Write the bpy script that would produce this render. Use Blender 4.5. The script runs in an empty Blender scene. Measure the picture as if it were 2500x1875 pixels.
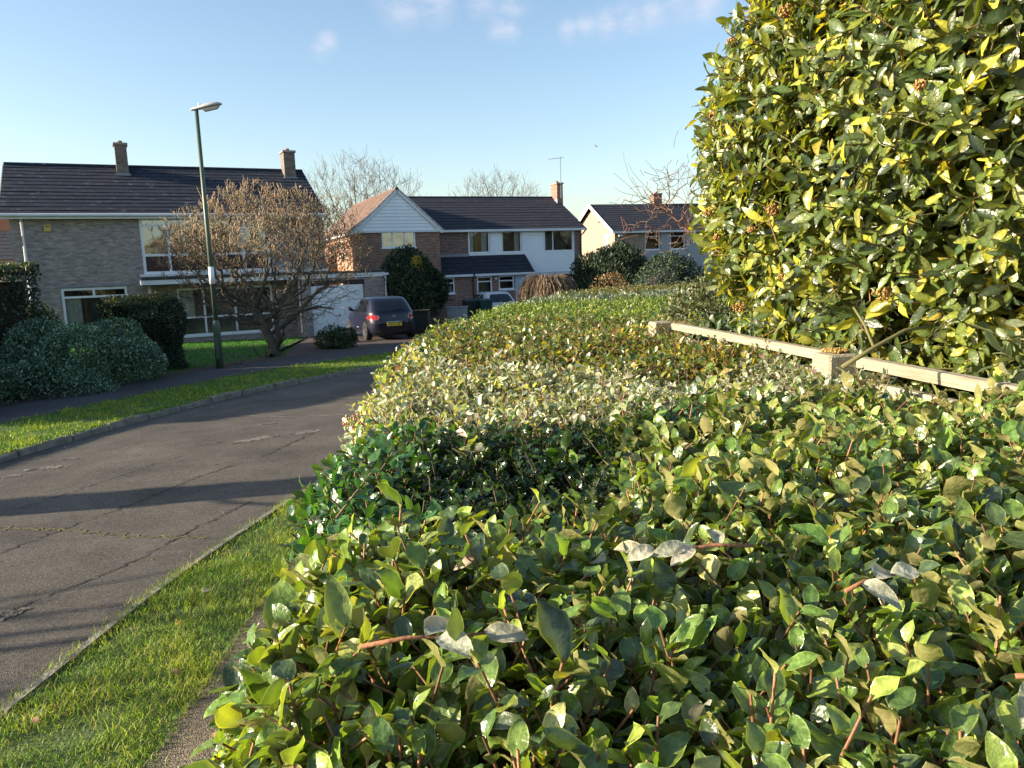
import bpy, math, random
import numpy as np
from mathutils import Vector, Matrix

rng = np.random.default_rng(7)
random.seed(7)
R = math.radians
scene = bpy.context.scene
col = scene.collection

# ------------------------------------------------------------------ camera, sky, sun, exposure
cam = bpy.data.cameras.new("camera")
cam.sensor_width = 36.0
cam.lens = 1878 / 2500 * 36
cam.clip_start = 0.05
cam.clip_end = 3000
cam_o = bpy.data.objects.new("camera", cam)
col.objects.link(cam_o)
pitch, roll = R(9.0), R(-1.85)
fw = Vector((0, math.cos(pitch), -math.sin(pitch)))
rt0 = Vector((1, 0, 0)); up0 = Vector((0, math.sin(pitch), math.cos(pitch)))
cr, sr = math.cos(roll), math.sin(roll)
rt = cr * rt0 + sr * up0
up = -sr * rt0 + cr * up0
m = Matrix((rt, up, -fw)).transposed().to_4x4()
m.translation = Vector((0, 0, 2.0))
cam_o.matrix_world = m
scene.camera = cam_o

SUN_AZ = math.atan2(-0.18, -0.98)      # mathematical angle of the direction towards the sun
SUN_EL = R(16)
sd = Vector((math.cos(SUN_AZ) * math.cos(SUN_EL), math.sin(SUN_AZ) * math.cos(SUN_EL), math.sin(SUN_EL)))
sun = bpy.data.lights.new("sun", 'SUN')
sun.energy = 5.0
sun.angle = R(0.5)
sun.color = (1.0, 0.86, 0.66)
sun_o = bpy.data.objects.new("sun", sun)
sun_o.rotation_euler = sd.to_track_quat('Z', 'Y').to_euler()
col.objects.link(sun_o)

world = bpy.data.worlds.new("World")
scene.world = world
world.use_nodes = True
wt = world.node_tree
wt.nodes.clear()
N = wt.nodes.new
sky = N('ShaderNodeTexSky')
sky.sky_type = 'NISHITA'
sky.sun_disc = False
sky.sun_elevation = SUN_EL
sky.sun_rotation = math.atan2(sd.x, sd.y)
sky.air_density = 1.0
sky.dust_density = 1.0
sky.ozone_density = 1.5
bg = N('ShaderNodeBackground'); bg.inputs[1].default_value = 0.098
out = N('ShaderNodeOutputWorld')
tc = N('ShaderNodeTexCoord')
# a few thin wisps of cloud at fixed places of the sky
CL = [(-0.12, 1, 0.319, 0.045), (-0.08, 1, 0.316, 0.038), (-0.02, 1, 0.314, 0.03), (0.015, 1, 0.313, 0.03), (-0.003, 1, 0.284, 0.022), (0.011, 1, 0.28, 0.02), (-0.213, 1, 0.275, 0.018), (-0.221, 1, 0.264, 0.018),
      (0.084, 1, 0.278, 0.02), (0.105, 1, 0.282, 0.024), (0.13, 1, 0.285, 0.026), (0.16, 1, 0.29, 0.032), (0.185, 1, 0.299, 0.038), (0.215, 1, 0.305, 0.045), (0.25, 1, 0.306, 0.034)]
nz = N('ShaderNodeTexNoise'); nz.inputs['Scale'].default_value = 22; nz.inputs['Detail'].default_value = 6; nz.inputs['Roughness'].default_value = .6
mp = N('ShaderNodeMapping'); mp.inputs['Scale'].default_value = (1, 1, 2.4)
wt.links.new(tc.outputs['Generated'], mp.inputs[0]); wt.links.new(mp.outputs[0], nz.inputs[0])
acc = None
for cx, cy, cz, s in CL:
    d = Vector((cx, cy, cz)).normalized()
    dn = N('ShaderNodeVectorMath'); dn.operation = 'DISTANCE'; dn.inputs[1].default_value = d
    wt.links.new(tc.outputs['Generated'], dn.inputs[0])
    mr = N('ShaderNodeMapRange'); mr.interpolation_type = 'SMOOTHSTEP'
    mr.inputs[1].default_value = 0; mr.inputs[2].default_value = s; mr.inputs[3].default_value = 1; mr.inputs[4].default_value = 0
    wt.links.new(dn.outputs['Value'], mr.inputs[0])
    if acc is None:
        acc = mr.outputs[0]
    else:
        mx = N('ShaderNodeMath'); mx.operation = 'MAXIMUM'
        wt.links.new(acc, mx.inputs[0]); wt.links.new(mr.outputs[0], mx.inputs[1]); acc = mx.outputs[0]
nr = N('ShaderNodeMapRange'); nr.inputs[1].default_value = .30; nr.inputs[2].default_value = .62
wt.links.new(nz.outputs[0], nr.inputs[0])
mu = N('ShaderNodeMath'); mu.operation = 'MULTIPLY'; wt.links.new(acc, mu.inputs[0]); wt.links.new(nr.outputs[0], mu.inputs[1])
mu2 = N('ShaderNodeMath'); mu2.operation = 'MULTIPLY'; mu2.inputs[1].default_value = .62; wt.links.new(mu.outputs[0], mu2.inputs[0])
mixc = N('ShaderNodeMixRGB'); mixc.inputs[2].default_value = (3.1, 3.2, 3.75, 1)
wt.links.new(mu2.outputs[0], mixc.inputs[0]); wt.links.new(sky.outputs[0], mixc.inputs[1])
wt.links.new(mixc.outputs[0], bg.inputs[0]); wt.links.new(bg.outputs[0], out.inputs[0])

scene.view_settings.view_transform = 'Standard'
scene.view_settings.look = 'None'
scene.view_settings.exposure = 1.42
scene.view_settings.gamma = 1.0
scene.view_settings.use_curve_mapping = False
scene.render.engine = 'CYCLES'
scene.cycles.max_bounces = 6
scene.cycles.transparent_max_bounces = 8

# ------------------------------------------------------------------ helpers
def G(y):
    """height of the gently falling ground"""
    y = max(y, -20)
    return -.022 * y - max(0, y - 25) * .02 + max(0, y - 45) * .042

def tag(o, label=None, cat=None, group=None, kind=None):
    if label: o['label'] = label
    if cat: o['category'] = cat
    if group: o['group'] = group
    if kind: o['kind'] = kind
    return o

def empty(name, loc, rz=0, label=None, cat=None, group=None):
    o = bpy.data.objects.new(name, None)
    o.empty_display_size = .3
    o.location = loc
    o.rotation_euler = (0, 0, rz)
    col.objects.link(o)
    return tag(o, label, cat, group)

class MB:
    """collects shapes and links them as one mesh object"""
    def __init__(s, dz=0, xf=None):
        s.v = []; s.f = []; s.dz = dz; s.xf = xf
    def add(s, vs, fs):
        b = len(s.v)
        for p in vs:
            p = Vector(p)
            if s.xf: p = s.xf(p)
            s.v.append((p[0], p[1], p[2] - s.dz))
        s.f += [tuple(b + i for i in f) for f in fs]
        return s
    def box(s, x0, x1, y0, y1, z0, z1):
        return s.add([(x0, y0, z0), (x1, y0, z0), (x1, y1, z0), (x0, y1, z0), (x0, y0, z1), (x1, y0, z1), (x1, y1, z1), (x0, y1, z1)],
                     [(0, 3, 2, 1), (4, 5, 6, 7), (0, 1, 5, 4), (1, 2, 6, 5), (2, 3, 7, 6), (3, 0, 4, 7)])
    def bbox(s, x0, x1, y0, y1, z0, z1, c=.01):
        """box with chamfered vertical and top edges"""
        vs = []; fs = []
        def ring(x0, x1, y0, y1, z):
            return [(x0 + c, y0, z), (x1 - c, y0, z), (x1, y0 + c, z), (x1, y1 - c, z), (x1 - c, y1, z), (x0 + c, y1, z), (x0, y1 - c, z), (x0, y0 + c, z)]
        vs += ring(x0, x1, y0, y1, z0); vs += ring(x0, x1, y0, y1, z1 - c); vs += ring(x0 + c, x1 - c, y0 + c, y1 - c, z1)
        for k in (0, 8):
            fs += [(k + i, k + (i + 1) % 8, k + 8 + (i + 1) % 8, k + 8 + i) for i in range(8)]
        fs += [tuple(range(7, -1, -1)), tuple(range(16, 24))]
        return s.add(vs, fs)
    def quad(s, *p):
        return s.add(p, [tuple(range(len(p)))])
    def beam(s, a, b, w, h, upv=(0, 0, 1)):
        a = Vector(a); b = Vector(b); d = (b - a).normalized(); u = Vector(upv)
        sx = d.cross(u).normalized() * w / 2; sz = sx.normalized().cross(d).normalized() * h / 2
        vs = [a - sx - sz, a + sx - sz, a + sx + sz, a - sx + sz, b - sx - sz, b + sx - sz, b + sx + sz, b - sx + sz]
        return s.add(vs, [(0, 1, 2, 3), (7, 6, 5, 4), (0, 4, 5, 1), (1, 5, 6, 2), (2, 6, 7, 3), (3, 7, 4, 0)])
    def tube(s, pts, rs, n=8, cap=True):
        pts = [Vector(p) for p in pts]
        if not hasattr(rs, '__len__'): rs = [rs] * len(pts)
        vs = []; fs = []
        for i, p in enumerate(pts):
            d = (pts[min(i + 1, len(pts) - 1)] - pts[max(i - 1, 0)]).normalized()
            a = Vector((0, 0, 1)) if abs(d.z) < .9 else Vector((1, 0, 0))
            x = d.cross(a).normalized(); y = d.cross(x)
            for k in range(n):
                t = 2 * math.pi * k / n
                vs.append(p + (x * math.cos(t) + y * math.sin(t)) * rs[i])
        for i in range(len(pts) - 1):
            for k in range(n):
                fs.append((i * n + k, i * n + (k + 1) % n, (i + 1) * n + (k + 1) % n, (i + 1) * n + k))
        if cap:
            fs.append(tuple(range(n - 1, -1, -1))); fs.append(tuple((len(pts) - 1) * n + k for k in range(n)))
        return s.add(vs, fs)
    def build(s, name, mat, parent=None, smooth=False):
        me = bpy.data.meshes.new(name)
        me.from_pydata(s.v, [], s.f)
        me.materials.append(mat)
        if smooth: me.polygons.foreach_set('use_smooth', [True] * len(me.polygons))
        me.update()
        o = bpy.data.objects.new(name, me)
        col.objects.link(o)
        if parent: o.parent = parent
        return o

def np_mesh(name, V, F, mat, parent=None, colr=None, smooth=True, K=None):
    """V (n,3), F (m,k) integer array"""
    me = bpy.data.meshes.new(name)
    V = np.asarray(V, dtype=np.float32); F = np.asarray(F, dtype=np.int32)
    me.vertices.add(len(V)); me.vertices.foreach_set('co', V.ravel())
    k = F.shape[1]
    me.loops.add(F.size); me.loops.foreach_set('vertex_index', F.ravel())
    me.polygons.add(len(F))
    me.polygons.foreach_set('loop_start', np.arange(0, F.size, k, dtype=np.int32))
    try: me.polygons.foreach_set('loop_total', np.full(len(F), k, dtype=np.int32))
    except Exception: pass
    me.polygons.foreach_set('use_smooth', np.full(len(F), smooth))
    me.update(calc_edges=True)
    if colr is not None:
        at = me.color_attributes.new('Col', 'FLOAT_COLOR', 'POINT')
        c = np.ones((len(V), 4), dtype=np.float32); c[:, :3] = colr
        at.data.foreach_set('color', c.ravel())
    me.materials.append(mat)
    o = bpy.data.objects.new(name, me)
    col.objects.link(o)
    if parent: o.parent = parent
    return o

def unit(a):
    return a / np.maximum(np.linalg.norm(a, axis=-1, keepdims=True), 1e-9)

# ------------------------------------------------------------------ materials
def newmat(name):
    mt = bpy.data.materials.new(name); mt.use_nodes = True
    nt = mt.node_tree
    return mt, nt, nt.nodes['Principled BSDF'], nt.nodes['Material Output']

def plain(name, c, rough=.6, metal=0, noise=0, nscale=6, c2=None, bump=0, bscale=60, spec=.5, coat=0):
    mt, nt, b, o = newmat(name)
    b.inputs['Base Color'].default_value = (*c, 1); b.inputs['Roughness'].default_value = rough; b.inputs['Metallic'].default_value = metal
    b.inputs['Specular IOR Level'].default_value = spec
    b.inputs['Coat Weight'].default_value = coat
    b.inputs['Coat Roughness'].default_value = .05
    tc = nt.nodes.new('ShaderNodeTexCoord')
    if noise or c2:
        n = nt.nodes.new('ShaderNodeTexNoise'); n.inputs['Scale'].default_value = nscale; n.inputs['Detail'].default_value = 6; n.inputs['Roughness'].default_value = .65
        nt.links.new(tc.outputs['Object'], n.inputs[0])
        r = nt.nodes.new('ShaderNodeValToRGB')
        r.color_ramp.elements[0].position = .35; r.color_ramp.elements[1].position = .68
        lo = c2 if c2 else tuple(x * (1 - noise) for x in c)
        r.color_ramp.elements[0].color = (*c, 1); r.color_ramp.elements[1].color = (*lo, 1)
        nt.links.new(n.outputs[0], r.inputs[0]); nt.links.new(r.outputs[0], b.inputs['Base Color'])
    if bump:
        n2 = nt.nodes.new('ShaderNodeTexNoise'); n2.inputs['Scale'].default_value = bscale; n2.inputs['Detail'].default_value = 5
        nt.links.new(tc.outputs['Object'], n2.inputs[0])
        bp = nt.nodes.new('ShaderNodeBump'); bp.inputs['Strength'].default_value = bump; bp.inputs['Distance'].default_value = .02
        nt.links.new(n2.outputs[0], bp.inputs['Height']); nt.links.new(bp.outputs[0], b.inputs['Normal'])
    return mt

def brick(name, c1, c2, cm, mix3=None, bias=0):
    mt, nt, b, o = newmat(name)
    tc = nt.nodes.new('ShaderNodeTexCoord')
    sp = nt.nodes.new('ShaderNodeSeparateXYZ'); nt.links.new(tc.outputs['Object'], sp.inputs[0])
    ad = nt.nodes.new('ShaderNodeMath'); nt.links.new(sp.outputs[0], ad.inputs[0]); nt.links.new(sp.outputs[1], ad.inputs[1])
    cb = nt.nodes.new('ShaderNodeCombineXYZ'); nt.links.new(ad.outputs[0], cb.inputs[0]); nt.links.new(sp.outputs[2], cb.inputs[1])
    br = nt.nodes.new('ShaderNodeTexBrick'); nt.links.new(cb.outputs[0], br.inputs[0])
    br.inputs['Scale'].default_value = 1.0
    br.inputs['Brick Width'].default_value = .225; br.inputs['Row Height'].default_value = .075; br.inputs['Mortar Size'].default_value = .009
    br.inputs['Color1'].default_value = (*c1, 1); br.inputs['Color2'].default_value = (*c2, 1); br.inputs['Mortar'].default_value = (*cm, 1)
    br.inputs['Bias'].default_value = bias
    # groups of darker and lighter bricks
    mp = nt.nodes.new('ShaderNodeMapping'); mp.inputs['Scale'].default_value = (2.2, 7, 1)
    nt.links.new(cb.outputs[0], mp.inputs[0])
    n = nt.nodes.new('ShaderNodeTexNoise'); n.inputs['Scale'].default_value = 1.6; n.inputs['Detail'].default_value = 4; n.inputs['Roughness'].default_value = .7
    nt.links.new(mp.outputs[0], n.inputs[0])
    rp = nt.nodes.new('ShaderNodeMapRange'); rp.inputs[1].default_value = .33; rp.inputs[2].default_value = .7; rp.inputs[3].default_value = .6; rp.inputs[4].default_value = 1.35
    nt.links.new(n.outputs[0], rp.inputs[0])
    mm = nt.nodes.new('ShaderNodeVectorMath'); mm.operation = 'SCALE'
    nt.links.new(br.outputs[0], mm.inputs[0]); nt.links.new(rp.outputs[0], mm.inputs['Scale'])
    nt.links.new(mm.outputs[0], b.inputs['Base Color'])
    b.inputs['Roughness'].default_value = .9
    bp = nt.nodes.new('ShaderNodeBump'); bp.inputs['Strength'].default_value = .5; bp.inputs['Distance'].default_value = .01; bp.invert = True
    nt.links.new(br.outputs['Fac'], bp.inputs['Height']); nt.links.new(bp.outputs[0], b.inputs['Normal'])
    return mt

def tile_mat(name, c, lich=(.32, .30, .22), amount=.60):
    """concrete roof tiles with patches of pale lichen and moss"""
    mt, nt, b, o = newmat(name)
    tc = nt.nodes.new('ShaderNodeTexCoord')
    mp = nt.nodes.new('ShaderNodeMapping'); mp.inputs['Scale'].default_value = (1, 1.2, 2.2)
    nt.links.new(tc.outputs['Object'], mp.inputs[0])
    n = nt.nodes.new('ShaderNodeTexNoise'); n.inputs['Scale'].default_value = 3.2; n.inputs['Detail'].default_value = 8; n.inputs['Roughness'].default_value = .75
    nt.links.new(mp.outputs[0], n.inputs[0])
    r = nt.nodes.new('ShaderNodeValToRGB')
    e = r.color_ramp.elements
    e[0].position = .30; e[0].color = (*(x * .6 for x in c), 1)
    e[1].position = amount; e[1].color = (*c, 1)
    k = e.new(amount + .06); k.color = (*(x * .5 + y * .5 for x, y in zip(c, lich)), 1)
    k = e.new(amount + .12); k.color = (*lich, 1)
    nt.links.new(n.outputs[0], r.inputs[0])
    # single tiles differ a little along the course
    w = nt.nodes.new('ShaderNodeTexWhiteNoise'); w.noise_dimensions = '3D'
    sn = nt.nodes.new('ShaderNodeVectorMath'); sn.operation = 'SNAP'; sn.inputs[1].default_value = (.30, .30, .17)
    nt.links.new(tc.outputs['Object'], sn.inputs[0]); nt.links.new(sn.outputs[0], w.inputs[0])
    rm = nt.nodes.new('ShaderNodeMapRange'); rm.inputs[3].default_value = .75; rm.inputs[4].default_value = 1.25
    nt.links.new(w.outputs[0], rm.inputs[0])
    sc = nt.nodes.new('ShaderNodeVectorMath'); sc.operation = 'SCALE'
    nt.links.new(r.outputs[0], sc.inputs[0]); nt.links.new(rm.outputs[0], sc.inputs['Scale'])
    nt.links.new(sc.outputs[0], b.inputs['Base Color'])
    b.inputs['Roughness'].default_value = .85
    return mt

def leaf_mat(name, back=None, rough=.35, trans=.3, ttint=(1.2, 1.15, .35), spec=.5, backmix=.8):
    mt, nt, b, o = newmat(name)
    at = nt.nodes.new('ShaderNodeAttribute'); at.attribute_name = 'Col'
    tc = nt.nodes.new('ShaderNodeTexCoord')
    n = nt.nodes.new('ShaderNodeTexNoise'); n.inputs['Scale'].default_value = 120; n.inputs['Detail'].default_value = 3
    nt.links.new(tc.outputs['Object'], n.inputs[0])
    rm = nt.nodes.new('ShaderNodeMapRange'); rm.inputs[1].default_value = .3; rm.inputs[2].default_value = .7; rm.inputs[3].default_value = .68; rm.inputs[4].default_value = 1.3
    nt.links.new(n.outputs[0], rm.inputs[0])
    sc = nt.nodes.new('ShaderNodeVectorMath'); sc.operation = 'SCALE'
    nt.links.new(at.outputs['Color'], sc.inputs[0]); nt.links.new(rm.outputs[0], sc.inputs['Scale'])
    # fine speckle, blotches and an uneven blade
    n3 = nt.nodes.new('ShaderNodeTexNoise'); n3.inputs['Scale'].default_value = 420; n3.inputs['Detail'].default_value = 2
    nt.links.new(tc.outputs['Object'], n3.inputs[0])
    r3_ = nt.nodes.new('ShaderNodeMapRange'); r3_.inputs[1].default_value = .35; r3_.inputs[2].default_value = .65; r3_.inputs[3].default_value = .82; r3_.inputs[4].default_value = 1.18
    nt.links.new(n3.outputs[0], r3_.inputs[0])
    s3 = nt.nodes.new('ShaderNodeVectorMath'); s3.operation = 'SCALE'; nt.links.new(sc.outputs[0], s3.inputs[0]); nt.links.new(r3_.outputs[0], s3.inputs['Scale'])
    if back or name == 'pale_underside':
        bp = nt.nodes.new('ShaderNodeBump'); bp.inputs['Strength'].default_value = .55; bp.inputs['Distance'].default_value = .004
        nt.links.new(n.outputs[0], bp.inputs['Height']); nt.links.new(bp.outputs[0], b.inputs['Normal'])
    colo = s3.outputs[0]
    if back:
        g = nt.nodes.new('ShaderNodeNewGeometry')
        mx = nt.nodes.new('ShaderNodeMixRGB'); mx.inputs[2].default_value = (*back, 1)
        ml = nt.nodes.new('ShaderNodeMath'); ml.operation = 'MULTIPLY'; ml.inputs[1].default_value = backmix
        nt.links.new(g.outputs['Backfacing'], ml.inputs[0]); nt.links.new(ml.outputs[0], mx.inputs[0])
        nt.links.new(colo, mx.inputs[1]); colo = mx.outputs[0]
    nt.links.new(colo, b.inputs['Base Color'])
    b.inputs['Roughness'].default_value = rough; b.inputs['Specular IOR Level'].default_value = spec
    if trans:
        tr = nt.nodes.new('ShaderNodeBsdfTranslucent')
        tm = nt.nodes.new('ShaderNodeVectorMath'); tm.operation = 'MULTIPLY'; tm.inputs[1].default_value = ttint
        nt.links.new(at.outputs['Color'], tm.inputs[0]); nt.links.new(tm.outputs[0], tr.inputs[0])
        ms = nt.nodes.new('ShaderNodeMixShader'); ms.inputs[0].default_value = trans
        nt.links.new(b.outputs[0], ms.inputs[1]); nt.links.new(tr.outputs[0], ms.inputs[2]); nt.links.new(ms.outputs[0], o.inputs[0])
    return mt

M = {}
M['white'] = plain('white_paint', (.72, .74, .76), .45, noise=.12, nscale=3)
M['upvc'] = plain('white_frame', (.78, .80, .82), .3)
M['siding'] = plain('white_boarding', (.84, .87, .90), .45, noise=.08, nscale=2)
M['buff'] = brick('buff_brick', (.38, .31, .27), (.25, .21, .20), (.33, .31, .30))
M['red'] = brick('red_brick', (.27, .125, .08), (.19, .095, .065), (.36, .29, .24))
M['orange'] = brick('orange_brick', (.42, .21, .12), (.33, .16, .10), (.36, .27, .20))
M['darkred'] = brick('dark_red_brick', (.20, .085, .06), (.12, .06, .05), (.36, .32, .30))
M['tile'] = tile_mat('dark_tile', (.010, .016, .032), (.15, .155, .15), .57)
M['tile_b'] = tile_mat('brown_tile', (.018, .021, .034), (.20, .18, .17), .62)
M['tile_o'] = tile_mat('weathered_tile', (.15, .09, .065), (.28, .2, .13), .62)
M['felt'] = plain('roof_felt', (.05, .055, .065), .9, noise=.3)
M['lead'] = plain('lead_flashing', (.25, .27, .31), .6, noise=.3)
M['maroon'] = plain('maroon_panel', (.03, .006, .012), .35)
M['brown_wood'] = plain('dark_brown_timber', (.045, .018, .014), .5)
M['black'] = plain('black_plastic', (.015, .015, .017), .4)
M['curtain'] = plain('curtain_cloth', (.75, .72, .66), .9, noise=.3, nscale=12)
M['curtain_o'] = plain('ochre_cloth', (.45, .26, .10), .9, noise=.3)
M['room'] = plain('room_wall', (.38, .33, .29), .9, noise=.5, nscale=2)
M['alarm'] = plain('yellow_box', (.55, .40, .10), .4)
M['bluedoor'] = plain('pale_blue_door', (.42, .55, .68), .4)
M['concrete'] = plain('concrete', (.33, .31, .28), .9, noise=.35, nscale=8, bump=.4, bscale=40)
M['pot'] = plain('clay_pot', (.30, .13, .08), .8)
M['metal'] = plain('grey_metal', (.35, .36, .38), .4, metal=.8)
M['alu'] = plain('lamp_grey', (.42, .42, .41), .45, noise=.25, nscale=20)

def glass(name, dark=(.02, .025, .03), refl=.35, rough=.03):
    mt, nt, b, o = newmat(name)
    nt.nodes.remove(b)
    fr = nt.nodes.new('ShaderNodeFresnel'); fr.inputs[0].default_value = 1.5
    ad = nt.nodes.new('ShaderNodeMath'); ad.operation = 'ADD'; ad.inputs[1].default_value = refl
    ad.use_clamp = True
    nt.links.new(fr.outputs[0], ad.inputs[0])
    tr = nt.nodes.new('ShaderNodeBsdfTransparent'); tr.inputs[0].default_value = (.8, .85, .85, 1)
    gl = nt.nodes.new('ShaderNodeBsdfGlossy'); gl.inputs['Roughness'].default_value = rough; gl.inputs[0].default_value = (.9, .95, 1, 1)
    tc = nt.nodes.new('ShaderNodeTexCoord')
    nn = nt.nodes.new('ShaderNodeTexNoise'); nn.inputs['Scale'].default_value = 1.5
    nt.links.new(tc.outputs['Object'], nn.inputs[0])
    bp = nt.nodes.new('ShaderNodeBump'); bp.inputs['Strength'].default_value = .05; bp.inputs['Distance'].default_value = .2
    nt.links.new(nn.outputs[0], bp.inputs['Height']); nt.links.new(bp.outputs[0], gl.inputs['Normal'])
    ms = nt.nodes.new('ShaderNodeMixShader')
    nt.links.new(ad.outputs[0], ms.inputs[0]); nt.links.new(tr.outputs[0], ms.inputs[1]); nt.links.new(gl.outputs[0], ms.inputs[2])
    nt.links.new(ms.outputs[0], o.inputs[0])
    return mt
M['glass'] = glass('window_glass', refl=.02)
M['glass_sky'] = glass('window_glass_bright', refl=.25)

def bark(name, c, c2):
    return plain(name, c, .85, c2=c2, nscale=9, bump=.5, bscale=30)

# ------------------------------------------------------------------ leaves and stems
def _tmpl(ts, ws, three=True):
    """returns list of (t, side, w) rows"""
    rows = []
    for t, w in zip(ts, ws):
        rows.append((t, w))
    return rows
TEMPL = {
    'hi': ([0, .10, .28, .50, .72, .90, 1], [.03, .45, .86, 1, .84, .42, .02]),
    'laurel': ([0, .12, .32, .52, .72, .90, 1], [.03, .42, .82, 1, .80, .36, .0]),
    'mid': ([0, .16, .42, .70, .90, 1], [.05, .62, 1, .88, .48, .03]),
    'holly': ([0, .12, .22, .36, .48, .62, .74, .88, 1], [.05, .95, .45, 1.1, .5, 1.05, .45, .6, 0]),
}
def leaves(name, P, A, Nn, L, W, C, mat, parent, template='hi', fold=.25, curl=.2, wavy=.05):
    n = len(P)
    A = unit(A); S = unit(np.cross(A, Nn)); Nn = np.cross(S, A)
    L = np.broadcast_to(np.asarray(L, float), (n,)); W = np.broadcast_to(np.asarray(W, float), (n,))
    if template == 'lo':
        k = 4
        t = np.array([0, .5, 1, .5]); s = np.array([0, 1, 0, -1.]); h = np.array([0, fold, -curl, fold])
        V = (P[:, None] + A[:, None] * (t[None, :, None] * L[:, None, None]) + S[:, None] * (s[None, :, None] * W[:, None, None] * .5)
             + Nn[:, None] * (h[None, :, None] * np.stack([L * 0, W * .5, L, W * .5], 1)[:, :, None]))
        F = (np.arange(n) * 4)[:, None, None] + np.array([[0, 1, 2], [0, 2, 3]])[None]
        F = F.reshape(-1, 3)
    else:
        ts, ws = TEMPL[template]
        sx = [-1, -.80, 0, .80, 1.] if template == 'hi' else [-1, 0, 1.]; q = len(sx)
        ts = np.array(ts); ws = np.array(ws); r = len(ts); k = r * q
        t = np.repeat(ts, q); s = np.tile(sx, r); w = np.repeat(ws, q)
        ph = rng.uniform(0, 6.28, (n, 1)); cu = curl * rng.uniform(.2, 1.8, (n, 1))
        fo = fold * rng.uniform(.3, 1.6, (n, 1))
        z = -cu * (t ** 2)[None] * L[:, None] + fo * np.abs(s * w)[None] * W[:, None] * .5 + wavy * W[:, None] * np.sin(9 * t[None] + ph + s[None]) * np.abs(s)[None]
        tw = rng.normal(0, .25, (n, 1)) * t[None] * (s * w)[None] * W[:, None] * .5
        V = (P[:, None] + A[:, None] * (t[None] * L[:, None])[:, :, None] + S[:, None] * ((s * w)[None] * W[:, None] * .5)[:, :, None] + Nn[:, None] * (z + tw)[:, :, None])
        f = []
        for i in range(r - 1):
            f += [(i * q + j, i * q + j + 1, i * q + q + j + 1, i * q + q + j) for j in range(q - 1)]
        F = ((np.arange(n) * k)[:, None, None] + np.array(f)[None]).reshape(-1, 4)
    CC = np.repeat(C[:, None], k, 1)
    if template in ('hi', 'laurel'):   # pale midrib and thin pale margin
        rib = (np.abs(s) < .1)[None, :, None]; mar = ((np.abs(s) > .95) & (template == 'hi'))[None, :, None]
        CC = np.where(rib, CC * 1.35 + .02, CC); CC = np.where(mar, CC * 1.5 + np.array([.10, .09, .04]), CC)
        CC = CC * (1 + .18 * np.sin(11 * t[None] + ph)[:, :, None] * (np.abs(s) > .1)[None, :, None])
    return np_mesh(name, V.reshape(-1, 3), F, mat, parent, np.clip(CC, .002, .95).reshape(-1, 3))

def stems(name, P0, P1, r0, r1, mat, parent, colr=None, sides=4):
    P0 = np.asarray(P0, float); P1 = np.asarray(P1, float); n = len(P0)
    d = unit(P1 - P0)
    a = np.where(np.abs(d[:, 2:3]) < .9, np.array([[0, 0, 1.]]), np.array([[1., 0, 0]]))
    x = unit(np.cross(d, a)); y = np.cross(d, x)
    ang = np.arange(sides) * 2 * math.pi / sides
    ring = x[:, None] * np.cos(ang)[None, :, None] + y[:, None] * np.sin(ang)[None, :, None]
    r0 = np.broadcast_to(np.asarray(r0, float), (n,)); r1 = np.broadcast_to(np.asarray(r1, float), (n,))
    V = np.concatenate([P0[:, None] + ring * r0[:, None, None], P1[:, None] + ring * r1[:, None, None]], 1)
    f = [(i, (i + 1) % sides, sides + (i + 1) % sides, sides + i) for i in range(sides)]
    F = ((np.arange(n) * 2 * sides)[:, None, None] + np.array(f)[None]).reshape(-1, 4)
    return np_mesh(name, V.reshape(-1, 3), F, mat, parent, None if colr is None else np.repeat(colr, 2 * sides, 0))

def palette(n, cols, weights, jit=.18):
    cols = np.array(cols); w = np.array(weights, float); w /= w.sum()
    c = cols[rng.choice(len(cols), n, p=w)]
    c = c * rng.lognormal(0, jit, (n, 1)) * (1 + rng.normal(0, .05, (n, 3)))
    return np.clip(c, .002, .95)

def shoots(P, D, ln, nl, leafL, leafW, spread=1.0, upb=.4, er=1.0):
    """leaf frames along straight shoots: base P, direction D, length ln, nl leaves each"""
    n = len(P); D = unit(D)
    ln = np.broadcast_to(np.asarray(ln, float), (n,))
    idx = np.repeat(np.arange(n), nl)
    j = np.tile(np.arange(nl), n)
    t = (j + .7) / nl
    base = P[idx] + D[idx] * (ln[idx] * t)[:, None]
    a = np.where(np.abs(D[:, 2:3]) < .9, np.array([[0, 0, 1.]]), np.array([[1., 0, 0]]))
    X = unit(np.cross(D, a)); Y = np.cross(D, X)
    ph = rng.uniform(0, 6.28, n)[idx] + j * 2.4 + rng.normal(0, .3, len(idx))
    rad = X[idx] * np.cos(ph)[:, None] + Y[idx] * np.sin(ph)[:, None]
    lift = (.15 + .75 * t ** 1.5)[:, None] * 1.1 * er
    A = unit(rad * spread + D[idx] * lift + rng.normal(0, .18, (len(idx), 3)))
    Nn = unit(D[idx] * 1.0 - rad * .45 * er + np.array([0, 0, upb]) + rng.normal(0, .28, (len(idx), 3)))
    sz = rng.lognormal(0, .2, len(idx)) * (1.05 - .35 * t)
    return base, A, Nn, leafL * sz, leafW * sz * rng.lognormal(0, .12, len(idx))

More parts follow.
